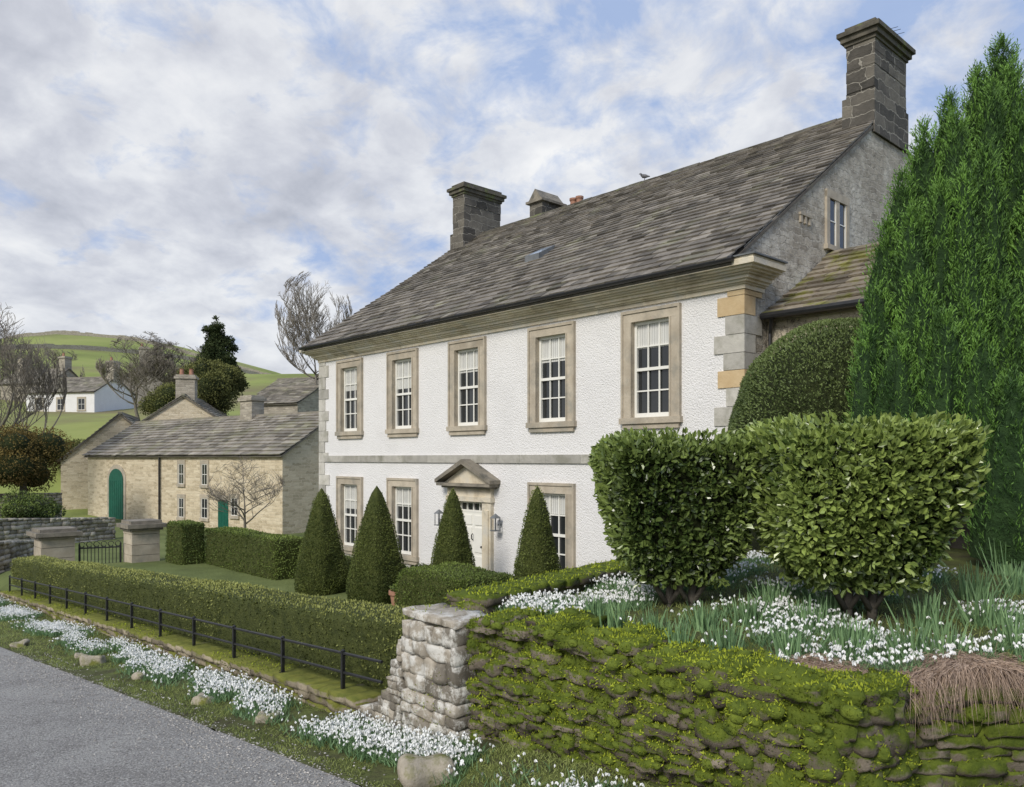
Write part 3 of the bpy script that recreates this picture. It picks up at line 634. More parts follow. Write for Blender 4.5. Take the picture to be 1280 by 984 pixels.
# side wing
wing=empty('side_wing',(4.09,14.1,-G),RZ,'low buff stone side wing with mossy slate roof between white house and yew','house wing')
WY=.75; mb=MB(); WE=2.55
mb.box(.03,7,WY,WY+5,0,WE+G); mb.add([(7,WY,WE+G),(7,WY+5,WE+G),(7,WY+2.5,4.1+G)],[(0,1,2)]); mb.build('wall',M['wingwall'],wing)
mb=MB(); slates(mb,.03,7.1,WY-.2,WE+.02+G,WY+2.5,4.2+G,.30,.22,(.25,.5),.04); slates(mb,.03,7.1,WY+5.2,WE+.02+G,WY+2.5,4.2+G,.34,.24,(.3,.6),.04); mb.build('roof',M['slate_moss'],wing)
mb=MB(); mb.tube([(.05,WY-.26,WE+G+.0),(7.1,WY-.26,WE+G)],[.06,.06],8); mb.build('gutter',M['iron'],wing)
mb=MB(); mb.tube([(.25,WY-.24,WE+G),(.12,WY-.08,WE-.3+G),(.12,WY-.08,.2)],[.035]*3,8); mb.build('drainpipe',M['iron'],wing)
mb=MB()
n=700; P=np.stack([rng.uniform(.0,.9,n)**1.3,np.full(n,WY-.03),WE+G-rng.uniform(0,1.6,n)],-1); V,F=leaves(P,np.tile([0,-.4,-1.],(n,1)),.14,.010,.7); mb.add(V,F,0,rng.random(n)); mb.build('bare_climber',M['barkgrey'],wing)
# bird
mb=MB()
mb.tube([(-.17,0,.06),(-.10,0,.075),(-.03,0,.09),(.05,0,.11),(.09,0,.145),(.11,0,.18),(.135,0,.19),(.15,0,.188),(.175,0,.18)],[.012,.03,.058,.06,.038,.028,.026,.012,.003],10)
mb.tube([(0,.02,-.02),(0,.02,.06)],[.005,.007],5); mb.tube([(0,-.02,-.02),(0,-.02,.06)],[.005,.007],5)
o=mb.build('bird',M['bird'],smooth=True,recenter=False); t=7.0
o.location=(4.09+.736*RY-.677*t,14.1+.677*RY+.736*t,ZRI+.09); o.rotation_euler=(0,0,2.6); tag(o,'small grey bird perched on the house ridge','bird')
# ---------------------------------------------------------------- background buildings
def arch(mb,x,z0,z1,w,y,th,m=0,n=10):
    pts=[(x-w/2,z0),(x+w/2,z0)]; r=w/2; zc=z1-r*.8
    for i in range(n+1):
        a=math.pi*i/n; pts.append((x+r*math.cos(a),zc+r*.8*math.sin(a)))
    k=len(pts); V=[(p[0],y-th,p[1]) for p in pts]+[(p[0],y,p[1]) for p in pts]
    mb.add(V,[tuple(range(k))]+[(i,(i+k),(i+1)%k+k,(i+1)%k) for i in range(k)],m)
def cottage(name,label,loc,rz,Ln,D,base,eave,ridge,wins=(),doors=(),arches=(),chims=(),pipes=(),wm='barnwall',cat='house',gwins=(),deep=1.5):
    r=empty(name,(loc[0],loc[1],base),rz,label,cat); e=eave-base; rg=ridge-base
    mb=MB(); V=[(-Ln,0,-deep),(0,0,-deep),(0,D,-deep),(-Ln,D,-deep),(-Ln,0,e),(0,0,e),(0,D,e),(-Ln,D,e),(-Ln,D/2,rg-.03),(0,D/2,rg-.03)]
    mb.add(V,[(0,1,5,4),(2,3,7,6),(1,2,6,9,5),(3,0,4,8,7)]); mb.build('wall',M[wm],r)
    mb=MB(); slates(mb,-Ln-.15,.15,-.25,e-.05,D/2,rg,.36,.26,(.3,.7),.05); slates(mb,-Ln-.15,.15,D+.25,e-.05,D/2,rg,.4,.3,(.4,.8),.05)
    mb.box(-Ln-.15,.15,D/2-.12,D/2+.12,rg-.05,rg+.08); ro=mb.build('roof',M['slate_far'],r)
    for (x,z0,z1,w) in wins:
        z0-=base;z1-=base; mb=MB(); mb.box(x-w/2-.15,x+w/2+.15,-.05,-.002,z1,z1+.2); mb.box(x-w/2-.15,x+w/2+.15,-.09,-.002,z0-.15,z0); mb.box(x-w/2-.15,x-w/2,-.04,-.002,z0,z1); mb.box(x+w/2,x+w/2+.15,-.04,-.002,z0,z1)
        wd=mb.build('window',M['surround'],r); mb=MB(); mb.add([(x-w/2,-.012,z0),(x+w/2,-.012,z0),(x+w/2,-.012,z1),(x-w/2,-.012,z1)],[(0,1,2,3)]); mb.build('glass',M['glass'],wd)
        mb=MB(); mb.box(x-w/2,x-w/2+.03,-.03,-.013,z0,z1); mb.box(x+w/2-.03,x+w/2,-.03,-.013,z0,z1); mb.box(x-.012,x+.012,-.028,-.014,z0,z1)
        for q in (z0+.02,(z0+z1)/2,z1-.02): mb.box(x-w/2+.03,x+w/2-.03,-.027,-.013,q-.015,q+.015)
        mb.build('sash',M['paint'],wd)
    for (y,z0,z1,w) in gwins:
        z0-=base;z1-=base; mb=MB(); mb.box(.002,.05,y-w/2-.12,y+w/2+.12,z0-.12,z1+.12); wd=mb.build('window',M['surround'],r); mb=MB(); mb.add([(.055,y-w/2,z0),(.055,y+w/2,z0),(.055,y+w/2,z1),(.055,y-w/2,z1)],[(0,1,2,3)]); mb.build('glass',M['glass'],wd)
    for (x,z1,w) in doors:
        mb=MB(); mb.box(x-w/2,x+w/2,-.03,-.002,0,z1-base); 
        for q in np.linspace(x-w/2+.1,x+w/2-.1,4): mb.box(q-.008,q+.008,-.036,-.031,.05,z1-base-.05)
        d=mb.build('door',M['green'],r); mb=MB(); mb.box(x-w/2-.2,x+w/2+.2,-.06,-.002,z1-base,z1-base+.25); mb.build('lintel',M['surround'],d)
    for (x,z1,w) in arches:
        mb=MB(); arch(mb,x,0,z1-base+.25,w+.5,-.002,.04); s=mb.build('arch_surround',M['surround'],r)
        mb=MB(); arch(mb,x,0,z1-base,w,-.05,.03)
        for q in np.linspace(x-w/2+.25,x+w/2-.25,6): mb.box(q-.012,q+.012,-.09,-.081,.1,z1-base-.7)
        mb.build('barn_door',M['green'],s)
    for x in pipes:
        mb=MB(); mb.tube([(x,-.1,0),(x,-.1,e)],[.06,.06],6); mb.build('drainpipe',M['iron'],r)
    for (x,y,w,d,z1,np_) in chims:
        mb=MB(); zb=rg-abs(y-D/2)*.6-.6; mb.box(x-w/2,x+w/2,y-d/2,y+d/2,zb,z1-base); mb.box(x-w/2-.1,x+w/2+.1,y-d/2-.1,y+d/2+.1,z1-base-.3,z1-base-.12); c=mb.build('chimney',M['greywall'],ro)
        for i in range(np_):
            mb=MB(); mb.lathe([(.16,z1-base),(.13,z1-base+.4),(.17,z1-base+.45),(.1,z1-base+.46)],(x,y-d/4+i*d/2),10); mb.build('chimney_pot',M['terra'],c)
    return r
BR=math.atan2(-.61,.793)
cottage('barn','long pale stone barn with green arched door and stone slate roof',(-10.9,38,0),BR,19.7,6.4,-3.6,.2,2.35,
  wins=[(-8.86,-1.4,-.3,.48),(-8.86,-3.2,-2.15,.48),(-6.6,-1.4,-.3,.5),(-6.6,-3.15,-2.1,.55),(-3.9,-2.9,-2.0,.55)],doors=[(-4.9,-2.15,.9)],arches=[(-16,-.62,1.7)],chims=[(-7.1,3.2,1.1,.8,3.5,0)],pipes=[-11],cat='barn')
cottage('cottage','stone cottage with a wide gable and chimney rising behind the long barn',(*at(150,573,56)[:2],0),math.radians(-80),9,8.4,-3.6,1.6,4.5,chims=[(-1,4.2,.9,1.3,6.0,2)],wm='barnwall')
cottage('cottage','narrow gabled stone cottage at the left end of the long barn',(*at(76,573,52)[:2],0),math.radians(-72),8,7,-3.6,-.2,3.0,gwins=[(2.2,-1.8,-.6,.8)],wm='barnwall')
cottage('cottage','white far cottage with small white framed windows below the green hill',(*at(118,573,92)[:2],0),math.radians(-12),9.2,7,4.4,7.7,9.7,wins=[(-1.7,5.6,6.9,.9),(-4.5,5.6,6.9,.9),(-7.4,5.6,6.9,.9)],chims=[(-.3,3.5,1,1.2,11.6,1)],wm='white',deep=6)
cottage('cottage','far stone cottage with twin chimneys at the left edge, above the white far cottage',(*at(62,573,104)[:2],0),math.radians(-18),9,6,7.0,9.9,12.0,chims=[(-.6,3,1,1.1,13.6,1),(-8,3,1,1.1,13.6,0)],wm='greywall',deep=6)
cottage('cottage','small stone cottage with roof end on, behind the white far cottage on the right',(*at(146,573,100)[:2],0),math.radians(-60),7,6.5,6.5,9.6,12.2,chims=[(-.6,3.2,1,1.1,14.2,1)],wm='greywall',deep=6)
cottage('cottage','far stone cottage under the tall bare tree, left of the white house',(*at(396,573,72)[:2],0),math.radians(-20),6.2,6,2.8,6.0,7.6,wins=[(-1.5,4.2,5.2,.9),(-4.2,4.2,5.2,.9)],chims=[(-.6,3,.9,1.1,8.7,1)],wm='barnwall',deep=6)
cottage('cottage','low stone outbuilding beside the dark round tree behind the barn',(*at(372,573,60)[:2],0),math.radians(-25),5,5,1.0,4.2,5.6,wm='greywall',deep=6)
# gate piers, gate
def gpier(px,ptopy,Y,w,label):
    x,y,zt=at(px,ptopy,Y); b=-3.62; r=empty('gate_pier',(x,y,b),RZ,label,'gate pier'); H=zt-b
    mb=MB(); z=0
    while z<H-.35:
        mb.box(-w/2+random.uniform(-.01,.01),w/2+random.uniform(-.01,.01),-w/2+random.uniform(-.01,.01),w/2,z+.006,min(z+.32,H-.3)-.006,0,random.random()); z+=.32
    mb.build('shaft',M['surround'],r)
    mb=MB(); mb.box(-w/2-.08,w/2+.08,-w/2-.08,w/2+.08,H-.30,H-.22); mb.box(-w/2-.17,w/2+.17,-w/2-.17,w/2+.17,H-.22,H-.1); mb.box(-w/2-.05,w/2+.05,-w/2-.05,w/2+.05,H-.1,H); mb.build('cap',M['pedi'],r)
gpier(177,650,25.0,.82,'square stone gate pier with flat cap beside the dark clipped hedge')
gpier(68,660,24.2,.90,'left stone gate pier with a wide flat cap near the road end')
gx,gy,_=at(98,573,24.4); gx2,gy2,_=at(152,573,24.9); gl=math.hypot(gx2-gx,gy2-gy)
r=empty('metal_gate',(gx,gy,-3.62),math.atan2(gy2-gy,gx2-gx),'low black metal gate with scrolled bars between the two gate piers','gate')
mb=MB(); mb.box(0,gl,-.02,.02,.1,.15); mb.box(0,gl,-.02,.02,.85,.89); mb.box(0,.05,-.02,.02,.1,1.0); mb.box(gl-.05,gl,-.02,.02,.1,1.0); mb.build('gate_frame',M['iron'],r)
mb=MB()
for i in range(12): x=gl*(i+.5)/12; mb.tube([(x,0,.12),(x,0,.95)],[.012,.012],5)
for i in range(6):
    cx=gl*(i+.5)/6; mb.tube([(cx+.08*math.cos(a),0,.98+.08*math.sin(a)) for a in np.linspace(0,5.6,10)],[.012]*10,5)
mb.build('bars',M['iron'],r)
def farwall(px0,py0,Y0,px1,py1,Y1,h,lab,base=-3.7):
    a=at(px0,py0,Y0); b=at(px1,py1,Y1); L=math.hypot(b[0]-a[0],b[1]-a[1]); mb=MB()
    stone_wall(mb,0,L,-.25,.25,lambda s:base,lambda s:b[2]+(a[2]-b[2])*s/L,(.13,.2),(.2,.5),.03,2,.2)
    o=mb.build('field_wall',M['fieldwall'],recenter=False,smooth=True); o.location=(b[0],b[1],0); o.rotation_euler=(0,0,math.atan2(b[1]-a[1],b[0]-a[0])); tag(o,lab,'stone wall')
farwall(-30,650,31,140,648,36,1,'grey field wall behind the stone gate piers')
farwall(-40,619,40,76,617,43,1,'upper stone wall below the brown bush at the left edge')
farwall(-20,680,23,34,677,26,1,'short stone wall beside the left gate pier')
# ---------------------------------------------------------------- trees
def bare_tree(name,label,loc,H,Wd,seed,levels=6,mat='barkgrey',trunk=.3,nch=3,fork=.3,cat='tree',upb=.25,rmin=.02,ang=.65,group=None,cz=.60):
    rr=random.Random(seed); r=empty(name,loc,0,label,cat,group); tb=MB(); cb=MB(); segs=[]
    def branch(p,d,L,rad,lev):
        n=5 if lev==0 else (4 if lev<3 else 2); pts=[np.array(p,float)]; d=np.array(d,float)
        for i in range(n):
            d=d+np.array([rr.gauss(0,.12),rr.gauss(0,.12),rr.gauss(0,.06)+upb*(.1 if lev==1 else .25)]); d/=np.linalg.norm(d); pts.append(pts[-1]+d*L/n)
        e=.25 if lev==0 else .5
        rads=[rad*(1-(1-e)*i/n) for i in range(n+1)]; segs.append((lev,pts,rads))
        if lev>=levels: return
        k=nch+(4 if lev==0 else 0)+(1 if rr.random()<.5 else 0)
        for j in range(k):
            t=(fork+(1-fork)*(j+.5)/k) if lev==0 else .25+.75*(j+rr.random())/k
            if j==k-1: t=1
            q=t*n; i0=min(int(q),n-1); pp=pts[i0]+(pts[i0+1]-pts[i0])*(q-i0)
            an=rr.uniform(0,2*math.pi) if lev else j*2.4+rr.random(); side=np.array([math.cos(an),math.sin(an),rr.uniform(0,.3)])
            dd=d+side*ang*rr.uniform(.7,1.5)*(0.35 if j==k-1 else 1)*(1.5 if lev==0 else 1); dd/=np.linalg.norm(dd)
            branch(pp,dd,L*rr.uniform(.55,.8)*(.8 if lev==0 else 1),rads[i0]*.6,lev+1)
    branch((0,0,-.3),(0,0,1),H*.5,trunk,0)
    allp=np.concatenate([np.array(s[1]) for s in segs if s[0]>2]); cx=np.median(allp[:,:2],axis=0); zs=H/np.percentile(allp[:,2],97); ws=Wd/2/np.percentile(np.abs(allp[:,:2]-cx),92)
    ctr=np.array([0,0,H*cz]); ax=np.array([Wd/2,Wd/2,H*(1-cz)])
    for lev,pts,rads in segs:
        p=np.array(pts); f=np.clip(p[:,2:3]/(H*.4),0,1); p=np.concatenate([(p[:,:2]-cx*f)*ws,p[:,2:3]*zs],1)
        if lev>0:
            q=np.linalg.norm((p-ctr)/ax,axis=1,keepdims=True); s_=np.where(q>.85,(.85+.22*np.tanh((q-.85)*1.6))/np.maximum(q,1e-6),1); p=ctr+(p-ctr)*s_
        (tb if lev<2 else cb).tube(p,np.maximum(rads,rmin*(1 if lev<levels-1 else .6)),7 if lev<1 else (5 if lev<2 else 3),cap=lev<2)
    tb.build('trunk',M[mat],r,smooth=True); cb.build('crown',M[mat],r); return r
bare_tree('bare_tree','tall bare tree with a fine rounded crown just left of the house roof',(*at(392,573,64)[:2],1.5),13.3,6.4,12,6,trunk=.22,rmin=.020,fork=.5,ang=.85,cz=.68)
bare_tree('bare_tree','large bare tree spreading in from the left edge of the photo',(*at(-8,573,46)[:2],-3.6),12.9,7.0,5,6,trunk=.30,rmin=.018,ang=.8)
bare_tree('bare_tree','rounded bare tree below the hill crest behind the far cottage',(*at(176,573,78)[:2],3),9.4,7.6,8,6,trunk=.22,rmin=.024,ang=.85)
bare_tree('bare_tree','broad bare tree behind the chimney of the wide gabled cottage',(*at(222,573,80)[:2],4),7.8,6.5,18,6,trunk=.2,rmin=.024,ang=.85)
bare_tree('bare_tree','bare tree rising behind the twin chimney cottage at the far left',(*at(60,573,112)[:2],7),9,9,29,5,trunk=.25,rmin=.034)
bare_tree('fruit_tree','small leafless fruit tree standing in front of the long barn',(*at(305,573,34)[:2],-3.5),3.6,3.3,21,5,trunk=.09,nch=3,upb=.1,rmin=.009,ang=1.1,fork=.45,cz=.55)
def blob_tree(name,label,loc,blobs,n,L,mat,trunkh,cat='tree',spread=.8,up=0,core=True):
    r=empty(name,loc,0,label,cat); cb=MB(); ar=np.array([b[3]**2 for b in blobs]); ar=ar/ar.sum(); i=rng.choice(len(blobs),n,p=ar); B=np.array(blobs)
    d=nrm(rng.normal(size=(n,3))); rad=B[i,3]*(.72+.33*rng.random(n)**.7); P=B[i,:3]+d*rad[:,None]*np.array([1,1,B[0,4]])
    P+=d*(sn(P,2.5,3)*.12)[:,None]
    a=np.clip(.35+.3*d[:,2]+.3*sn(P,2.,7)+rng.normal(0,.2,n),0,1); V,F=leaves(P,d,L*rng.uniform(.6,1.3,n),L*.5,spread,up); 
    if core:
        Vc,Fc=CG[4]
        for b in blobs: 
            Q=nrm(Vc)*np.array([1,1,b[4]])*b[3]*.74; Q=Q*(1+.12*sn(Q,2,2))[:,None]; cb.add(Q+np.array(b[:3]),Fc,1)
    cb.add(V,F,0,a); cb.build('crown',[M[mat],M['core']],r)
    tb=MB(); tb.tube([(0,0,-.5),(.05,0,trunkh*.5),(0,.05,trunkh)],[.28,.2,.1],7); tb.build('trunk',M['bark'],r); return r
def blobs(c,R,n,rs,flat=1,seed=1):
    rr=random.Random(seed); out=[(c[0],c[1],c[2],R*.75,flat)]
    for i in range(n):
        a=rr.uniform(0,6.28); e=rr.uniform(-.7,1); q=R*.65; out.append((c[0]+q*math.cos(a)*math.cos(e),c[1]+q*math.sin(a)*math.cos(e),c[2]+q*math.sin(e)*flat,R*rs*rr.uniform(.7,1.2),flat))
    return out
blob_tree('round_tree','dense olive ivy clad tree behind the barn chimney',(*at(264,573,66)[:2],1),blobs((0,0,4.6),2.8,14,.38,1,3),15000,.2,'olive',4)
rr_=random.Random(4)
cb2=[(0,0,10.9-1.0*i,.25+.36*i,.6) for i in range(7)]+[(rr_.uniform(-1,1)*(.5+(26-k)*.085),rr_.uniform(-1,1),3.8+k*.27,.85-.012*k,.5) for k in range(24)]
blob_tree('conifer','dark pointed conifer rising behind the round olive tree',(*at(270,573,76)[:2],2.4),cb2,16000,.24,'conif',10)
blob_tree('brown_bush','rounded brown copper shrub at the left edge above the field wall',(*at(28,573,41)[:2],-3),blobs((0,0,2.9),2.2,14,.45,.85,6),18000,.12,'brown',2.4,'bush')
blob_tree('green_bush','low green bush in front of the field wall at the left',(*at(42,573,34)[:2],-3.6),blobs((0,0,1.45),1.2,8,.5,.55,9),8000,.10,'box',1.0,'bush')
blob_tree('green_bush','dull green shrub under the white far cottage at the left',(*at(92,573,60)[:2],-2.5),blobs((0,0,2.6),2.0,8,.5,.7,12),8000,.18,'olive',2,'bush')
blob_tree('round_tree','small olive tree between the white far cottage and the bare trees',(*at(205,573,74)[:2],2),blobs((0,0,3.2),2.0,8,.5,.9,15),7000,.2,'olive',2)
# ---------------------------------------------------------------- garden hedges
mb=MB(); hu=(25.2-6.55)/2; cu=(25.2+6.55)/2
def Thedge(P):
    u=cu-P[:,0]; v=5.10+P[:,1]; z=-2.43+P[:,2]-.058*(u-7.0); x,y=W(u,v); return np.stack([x,y,z],-1)
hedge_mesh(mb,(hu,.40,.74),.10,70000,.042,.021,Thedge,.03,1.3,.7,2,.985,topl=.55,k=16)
tag(mb.build('long_hedge',[M['corem'],M['hedge']]),'long clipped green hedge running behind the black railing','hedge')
def uvhedge(name,lab,u0,u1,v0,v1,z0,z1,n,L=.05,mat='box',r=.12,amp=.03,cm='corem'):
    mb=MB(); cu_,cv,cz=(u0+u1)/2,(v0+v1)/2,(z0+z1)/2
    def T(P): x,y=W(cu_-P[:,0],cv+P[:,1]); return np.stack([x,y,cz+P[:,2]],-1)
    hedge_mesh(mb,(abs(u1-u0)/2,(v1-v0)/2,(z1-z0)/2),r,n,L,L*.5,T,amp,2,.7,5,.97,topl=.35,k=16); return tag(mb.build(name,[M[cm],M[mat]]),lab,'hedge')
uvhedge('dark_hedge','dark green rectangular hedge in front of the barn and fruit tree',19.6,24.4,9.6,10.5,-3.3,-2.12,14000,.055)
uvhedge('dark_hedge','short rounded hedge butting against the square gate pier',24.3,25.6,8.9,9.7,-3.4,-1.95,7000,.055)
uvhedge('low_hedge','low box edging behind the leftmost topiary pyramid',15.8,20.4,10.7,11.2,-3.2,-2.55,8000,.045)
uvhedge('low_hedge','low box edging below the windows between the first two pyramids',12.6,15.5,10.9,11.4,-3.2,-2.5,6000,.045)
uvhedge('box_hedge','broad low rounded box hedge block in front of the doorway',11.2,13.3,9.0,10.6,-3.3,-2.16,16000,.045,'box',.25,.05)
uvhedge('low_hedge','low box edging right of the front door beside the fourth pyramid',8.6,10.6,10.4,11.0,-3.2,-2.45,5000,.045)
def pyramid(px,Y,topy,hw,lab,seed):
    x,y,zt=at(px,topy,Y); b=-3.2; H=zt-b; n=13000; mb=MB()
    def prof(h): return hw*np.minimum(1,(1-h)**.70*1.04+.02)*(.90+.1*np.clip(h*6,0,1))*np.clip((1.003-h)*14,0,1)**.5
    def surf(h,a,f=1.0):
        c,s=np.cos(a),np.sin(a); k=(np.abs(c)**4+np.abs(s)**4)**(-1/4.); R=prof(h)*k*f
        return np.stack([R*c,R*s,h*H],-1)
    ca,sa=math.cos(RZ+.2),math.sin(RZ+.2)
    def T(P): return np.stack([x+P[:,0]*ca-P[:,1]*sa,y+P[:,0]*sa+P[:,1]*ca,b+P[:,2]],-1)
    hs=np.linspace(0,1,16); an=np.linspace(0,2*math.pi,33)[:-1]; A,B=np.meshgrid(hs,an,indexing='ij'); P=surf(A.ravel(),B.ravel(),.95); idx=np.arange(A.size).reshape(A.shape); nx=np.roll(idx,-1,1)
    F=np.stack([idx[:-1],nx[:-1],nx[1:],idx[1:]],-1).reshape(-1,4); mb.add(T(P),F,0)
    h=1-np.sqrt(rng.random(n)); a=rng.uniform(0,2*math.pi,n); P=surf(h,a); N=nrm(np.stack([P[:,0],P[:,1],np.full(n,.25*hw)],-1))
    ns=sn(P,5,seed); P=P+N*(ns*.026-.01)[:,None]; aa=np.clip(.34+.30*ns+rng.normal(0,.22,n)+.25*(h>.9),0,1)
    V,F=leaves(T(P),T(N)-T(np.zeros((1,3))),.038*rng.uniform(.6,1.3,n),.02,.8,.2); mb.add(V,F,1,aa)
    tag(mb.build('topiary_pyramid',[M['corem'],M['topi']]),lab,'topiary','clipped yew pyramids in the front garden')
pyramid(402,19.2,610,.56,'clipped yew pyramid furthest left, in front of the leftmost house window',1)
pyramid(471,18.0,607,.60,'clipped yew pyramid second from the left beside the terracotta pot',2)
pyramid(566,17.3,610,.50,'clipped yew pyramid immediately left of the white front door',3)
pyramid(672,14.3,607,.50,'clipped yew pyramid furthest right, rising behind the mossy wall',4)
x,y,_=at(499,573,16.6); r=empty('plant_pot',(x,y,-3.2),0,'terracotta plant pot at the corner of the box hedge block','pot')
mb=MB(); mb.lathe([(.13,0),(.19,.38),(.22,.38),(.22,.46),(.18,.46),(.17,.40),(.01,.40)],(0,0),20); mb.build('pot',M['terra'],r,smooth=False)
mb=MB(); n=500; P=np.stack([rng.normal(0,.06,n),rng.normal(0,.06,n),.44+rng.random(n)*.1],-1); V,F=leaves(P,np.tile([0,0,1.],(n,1)),.09,.03,.8); mb.add(V,F,0,rng.random(n)); mb.build('plant',M['box'],r)
# dome
mb=MB(); c=np.array([4.75,11.2,-.1]); n=42000; d=nrm(rng.normal(size=(n,3))); d[:,2]=np.abs(d[:,2])*.999-.25*(rng.random(n)<.5)*rng.random(n); d=nrm(d)
def dome(d,f=1): s=np.array([1.68,1.68,1.98])*f; P=d*s; k=(np.abs(d)**2.3).sum(-1,keepdims=True)**(-1/2.3); P=P*k; return P
ns=sn(dome(d),3,6); P=dome(d)+d*(ns*.05)[:,None]+c; V,F=leaves(P,d,.045*rng.uniform(.6,1.3,n),.022,.7,.2)
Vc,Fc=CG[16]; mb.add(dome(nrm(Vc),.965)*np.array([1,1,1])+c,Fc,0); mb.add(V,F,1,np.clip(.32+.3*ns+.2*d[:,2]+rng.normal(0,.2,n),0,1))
mb.box(c[0]-1.2,c[0]+1.2,c[1]-1.2,c[1]+1.2,-1.6,-.3)
tag(mb.build('dome_topiary',[M['core'],M['dome']]),'large dark dome shaped clipped bush between the house corner and the tall yew','topiary')
# holly blocks
def holly(name,lab,x0,x1,y0,y1,z0,z1,n,L,mat,stems,seed):
    cx,cy,cz=(x0+x1)/2,(y0+y1)/2,(z0+z1)/2; r=empty(name,(cx,cy,z0-.36),0,lab,'shrub'); mb=MB(); off=np.array([0,0,cz-z0+.36])
    hh=((x1-x0)/2,(y1-y0)/2,(z1-z0)/2); TP=.34
    hedge_mesh(mb,hh,.17,n,L,L*.62,lambda P:P+off,.085,3.6,.95,seed,.85,taper=TP,topl=.25,k=16,bottom=True,oval=True)
    m=n//8; P=rng.uniform(-1,1,(m,3))*np.array([hh[0]*.62,hh[1]*.6,.11])+np.array([0,0,.31]); V,F=ovals(P,nrm(rng.normal(size=(m,3))),L,L*.5,.5); mb.add(V,F,1,np.repeat(np.clip(rng.normal(.35,.2,m),0,1),2))
    m=n//6; P,N=rbox_sample(m,hh,.17); P=P+N*rng.uniform(.01,.10,(m,1)); f=tap(P,hh,TP); P[:,0]*=f; P[:,1]*=f; P=P[sn(P,3.6,seed)>-.2]+off; m=len(P); V,F=ovals(P,nrm(P-off),L*.95,L*.5,.5,.5); mb.add(V,F,1,np.repeat(np.clip(rng.normal(.7,.22,m),0,1),2))
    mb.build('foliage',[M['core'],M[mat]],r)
    for sx in stems:
        tb=MB(); tb.tube([(sx-cx,-.15,-.15),(sx-cx+.03,-.12,.25),(sx-cx,0,.6)],[.045,.036,.03],7)
        for q in (-1,1): tb.tube([(sx-cx,-.15,.0),(sx-cx+.3*q,-.22,.46)],[.028,.018],5)
        tb.build('stem',M['bark'],r,smooth=True)
holly('holly_block','left glossy holly bush clipped into a block on the bank',.88,2.10,6.75,7.9,-.96,.12,12500,.074,'holly',[1.40,1.60],31)
holly('holly_block','right paler green bush clipped into a block on the bank, in front of the yew',2.10,3.56,6.0,7.3,-.88,.22,15500,.078,'laurel',[2.72,2.92],32)
# yew tree
yl=(*at(1205,573,9.8)[:2],-1.1); yr=empty('yew_tree',yl,0,'tall bright green upright yew tree at the right edge','tree')
pr_=random.Random(3)
pl=[(1252,58,600,62,9.9),(1222,92,600,48,9.8),(1186,128,600,44,9.7),(1154,162,600,42,9.6),(1300,95,600,62,9.8),(1128,222,560,40,9.5),(1108,285,560,36,9.4),(1176,235,600,44,9.1),(1232,190,620,46,9.1),(1290,250,640,50,9.0),(1205,300,600,42,8.9),(1150,350,575,38,8.9),(1096,365,548,30,9.2),(1275,150,600,44,9.3),(1262,480,700,40,8.2),(1252,360,600,42,8.8),(1195,150,500,36,9.4),(1240,110,420,36,9.5),(1122,430,570,34,8.8),(1178,400,580,40,8.6),(1225,430,600,40,8.5),(1280,390,620,40,8.6),(1086,420,540,26,9.0),(1140,270,520,34,9.1),(1262,90,400,36,9.6),(1204,220,480,34,9.0)]
mb=MB(); tot=sum((b-t)*r for _,t,b,r,_ in pl)
for i,(px,t,b,rp_,Y) in enumerate(pl):
    rp_*=1.12
    cx=(px-640)/1000*Y-yl[0]; cy=Y-yl[1]; zt=(573-t)/1000*Y-yl[2]; zb=(573-b)/1000*Y-yl[2]; R=rp_/1000*Y; H=zt-zb; n=int(24000*(b-t)*rp_/tot)
    def pr(h): return R*np.clip((1-h),0,1)**.55*(.80+.2*np.sin(np.clip(h*2.2,0,1)*math.pi/2))
    h=rng.random(n)**.9; a=rng.uniform(0,2*math.pi,n); base=np.stack([cx+0*h,cy+0*h,zb+h*H],-1)
    q1=np.stack([np.cos(a)*R*3,np.sin(a)*R*3,h*H*.55],-1)
    ns=sn(q1,3.6,40+i,2)
    rad=pr(h)*(1+.24*ns)-rng.random(n)*.05
    S=base+np.stack([np.cos(a)*rad,np.sin(a)*rad,0*a],-1)
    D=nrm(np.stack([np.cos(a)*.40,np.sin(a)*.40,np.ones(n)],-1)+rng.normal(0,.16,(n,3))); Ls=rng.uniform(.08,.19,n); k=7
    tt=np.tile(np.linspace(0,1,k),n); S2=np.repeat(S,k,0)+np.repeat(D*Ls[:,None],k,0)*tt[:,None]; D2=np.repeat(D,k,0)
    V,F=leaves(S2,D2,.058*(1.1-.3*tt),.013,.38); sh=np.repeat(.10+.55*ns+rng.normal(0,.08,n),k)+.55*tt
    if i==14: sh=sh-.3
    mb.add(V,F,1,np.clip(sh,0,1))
    hs=np.linspace(0,1,18); an=np.linspace(0,2*math.pi,25)[:-1]; A,B=np.meshgrid(hs,an,indexing='ij'); nn_=sn(np.stack([np.cos(B)*R*3,np.sin(B)*R*3,A*H*.55],-1).reshape(-1,3),3.6,40+i,2).reshape(A.shape); RR=pr(A)*(.92+.24*nn_); P=np.stack([cx+RR*np.cos(B),cy+RR*np.sin(B),zb+A*H*.985],-1); idx=np.arange(A.size).reshape(A.shape); nx=np.roll(idx,-1,1)
    mb.add(P,np.stack([idx[:-1],nx[:-1],nx[1:],idx[1:]],-1).reshape(-1,4),0)
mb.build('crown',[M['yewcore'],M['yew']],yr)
mb=MB(); mb.tube([(0,0,-.4),(.05,0,1),(0,.1,2.5)],[.3,.24,.15],9); mb.build('trunk',M['bark'],yr)
